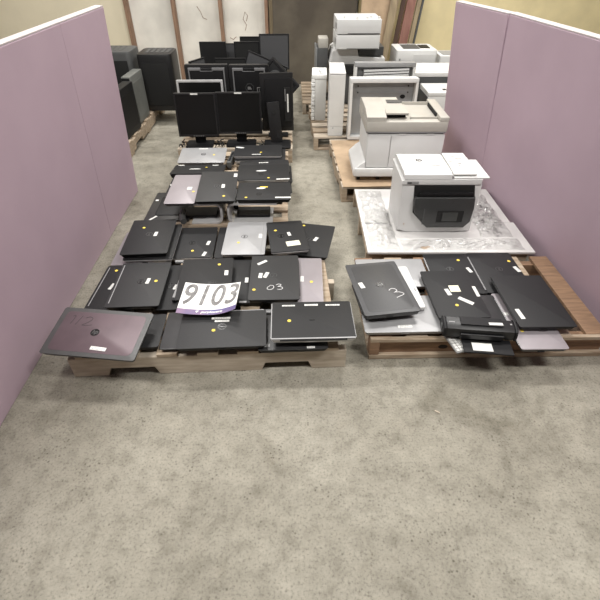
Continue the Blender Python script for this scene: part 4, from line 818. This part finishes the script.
# ------------------------------------------------------------------ dark equipment behind the left board
g = 'dark equipment on the pallet behind the left pink board'
PZ = .1265
def tower(x, y, rz, w, d, h, m, lab, ry=0):
    o = thing('computer_tower', lab, 'computer', (x, y, PZ), (0, 0, rz), g)
    MB().rrect(-w/2, w/2, 0, d, .01, 0, h, bev=.008).build('case', m, o, True)
    MB().box(-w/2+.006, w/2-.006, -.008, -.0005, .01, h-.01, .004).build('front_bezel', 'dark' if m != 'dgrey' else 'bezel', o, True)
    MB().box(-w/2+.02, w/2-.02, -.011, -.0085, h-.09, h-.06, .001).build('drive_door', 'grey', o)
    MB().box(w/2+.0003, w/2+.003, .04, d-.04, .05, h-.06, .001).build('side_panel', m, o)
    return o
tower(-1.50, 4.00, -4, .085, .40, .40, 'dark', 'dark tower nearest the end of the left pink board')
tower(-1.50, 4.44, -3, .085, .34, .42, 'tgrey', 'grey tower standing in the middle of the dark row behind the left board')
tower(-1.64, 4.02, -4, .095, .40, .46, 'tgrey', 'dark grey tower second from the aisle, behind the left board')
tower(-1.78, 4.02, -4, .095, .40, .48, 'bezel', 'black tower third from the aisle, behind the left board')
tower(-1.93, 4.05, -4, .10, .40, .50, 'dgrey', 'tower farthest from the aisle, hidden mostly by the left board')
def bulky(x, y, w, d, h, lab, m='bezel'):
    o = thing('bulky_monitor', lab, 'monitor', (x, y, PZ), (0, 0, 0), g)
    MB().rrect(-w/2, w/2, 0, d, .05, 0, h, bev=.03).build('housing', m, o, True)
    MB().box(-w/2+.04, w/2-.04, -.008, -.0005, .06, h-.08, .006).build('dark_face', 'gap', o, True)
    b = MB()
    for k in range(5): b.box(-w/2+.08+k*.05, -w/2+.11+k*.05, .06, d-.08, h+.0005, h+.003)
    b.build('top_vents', 'dgrey', o)
    return o
bulky(-1.33, 4.86, .34, .34, .53, 'large rounded black housing at the aisle end of the dark row')
bulky(-1.75, 4.87, .40, .34, .55, 'dark grey boxy housing left of the large rounded black one', 'dgrey')
bulky(-2.30, 4.70, .38, .45, .56, 'dark boxy housing at the far left over the pink board', 'dgrey')
# small debris on the floor
tag(MB().box(0, .022, 0, .006, 0, .003, .001).build('wood_splinter', 'wood2', loc=(.58, 1.155, .0005), rot=(0, 0, R(-35))), 'pale wood splinter on the floor in front of the right pallet', 'splinter')
# ------------------------------------------------------------------ lights, camera
def area(x, y, z, sx, sy, e, col=(1, .975, .94), rot=(0, 0, 0)):
    l = bpy.data.lights.new('ceiling_lamp_light', 'AREA'); l.shape = 'RECTANGLE'; l.size = sx; l.size_y = sy; l.energy = e; l.color = col
    o = bpy.data.objects.new('ceiling_lamp_light', l); COL.objects.link(o); o.location = (x, y, z); o.rotation_euler = tuple(R(a) for a in rot)
for n, (x, y, e, where) in enumerate(((-1.6, .4, 78, 'left, above the open floor'), (1.6, .4, 78, 'right, above the open floor'), (-1.2, 2.9, 58, 'left, above the laptop pallets'),
        (1.2, 2.9, 58, 'right, above the printer pallets'), (-1.4, 5.1, 62, 'left, near the back wall, added to brighten it'), (1.6, 5.1, 70, 'right, near the back wall, added to brighten it'))):  # back pair split from one lamp, added to brighten the yellow wall
    o = thing('ceiling_light', 'long ceiling strip light ' + where, 'light', (x, y, 3.5), (0, 0, 0), 'ceiling strip lights')
    MB().box(-.6, .6, -.09, .09, .05, .098, .004).build('housing', 'white', o)
    for s in (-1, 1): MB().cyl((-.58, s*.04, .03), (.58, s*.04, .03), .015, 12).build('lamp_tube', 'tube', o)
    area(x, y, 3.505, 1.2, .3, e)
w = bpy.data.worlds.new('world'); S.world = w; w.use_nodes = True
w.node_tree.nodes['Background'].inputs[0].default_value = (.9, .93, 1, 1); w.node_tree.nodes['Background'].inputs[1].default_value = .3
cam = bpy.data.cameras.new('camera'); co = bpy.data.objects.new('camera', cam); COL.objects.link(co)
cam.sensor_width = 36; cam.lens = 450/600*36; cam.sensor_fit = 'HORIZONTAL'; cam.clip_start = .05
co.location = (0, 0, 1.5424); co.rotation_euler = (R(90-39.046), 0, R(-1.0)); S.camera = co
S.view_settings.view_transform = 'Standard'; S.view_settings.look = 'None'; S.view_settings.exposure = .2; S.view_settings.gamma = 1
S.view_settings.use_curve_mapping = False
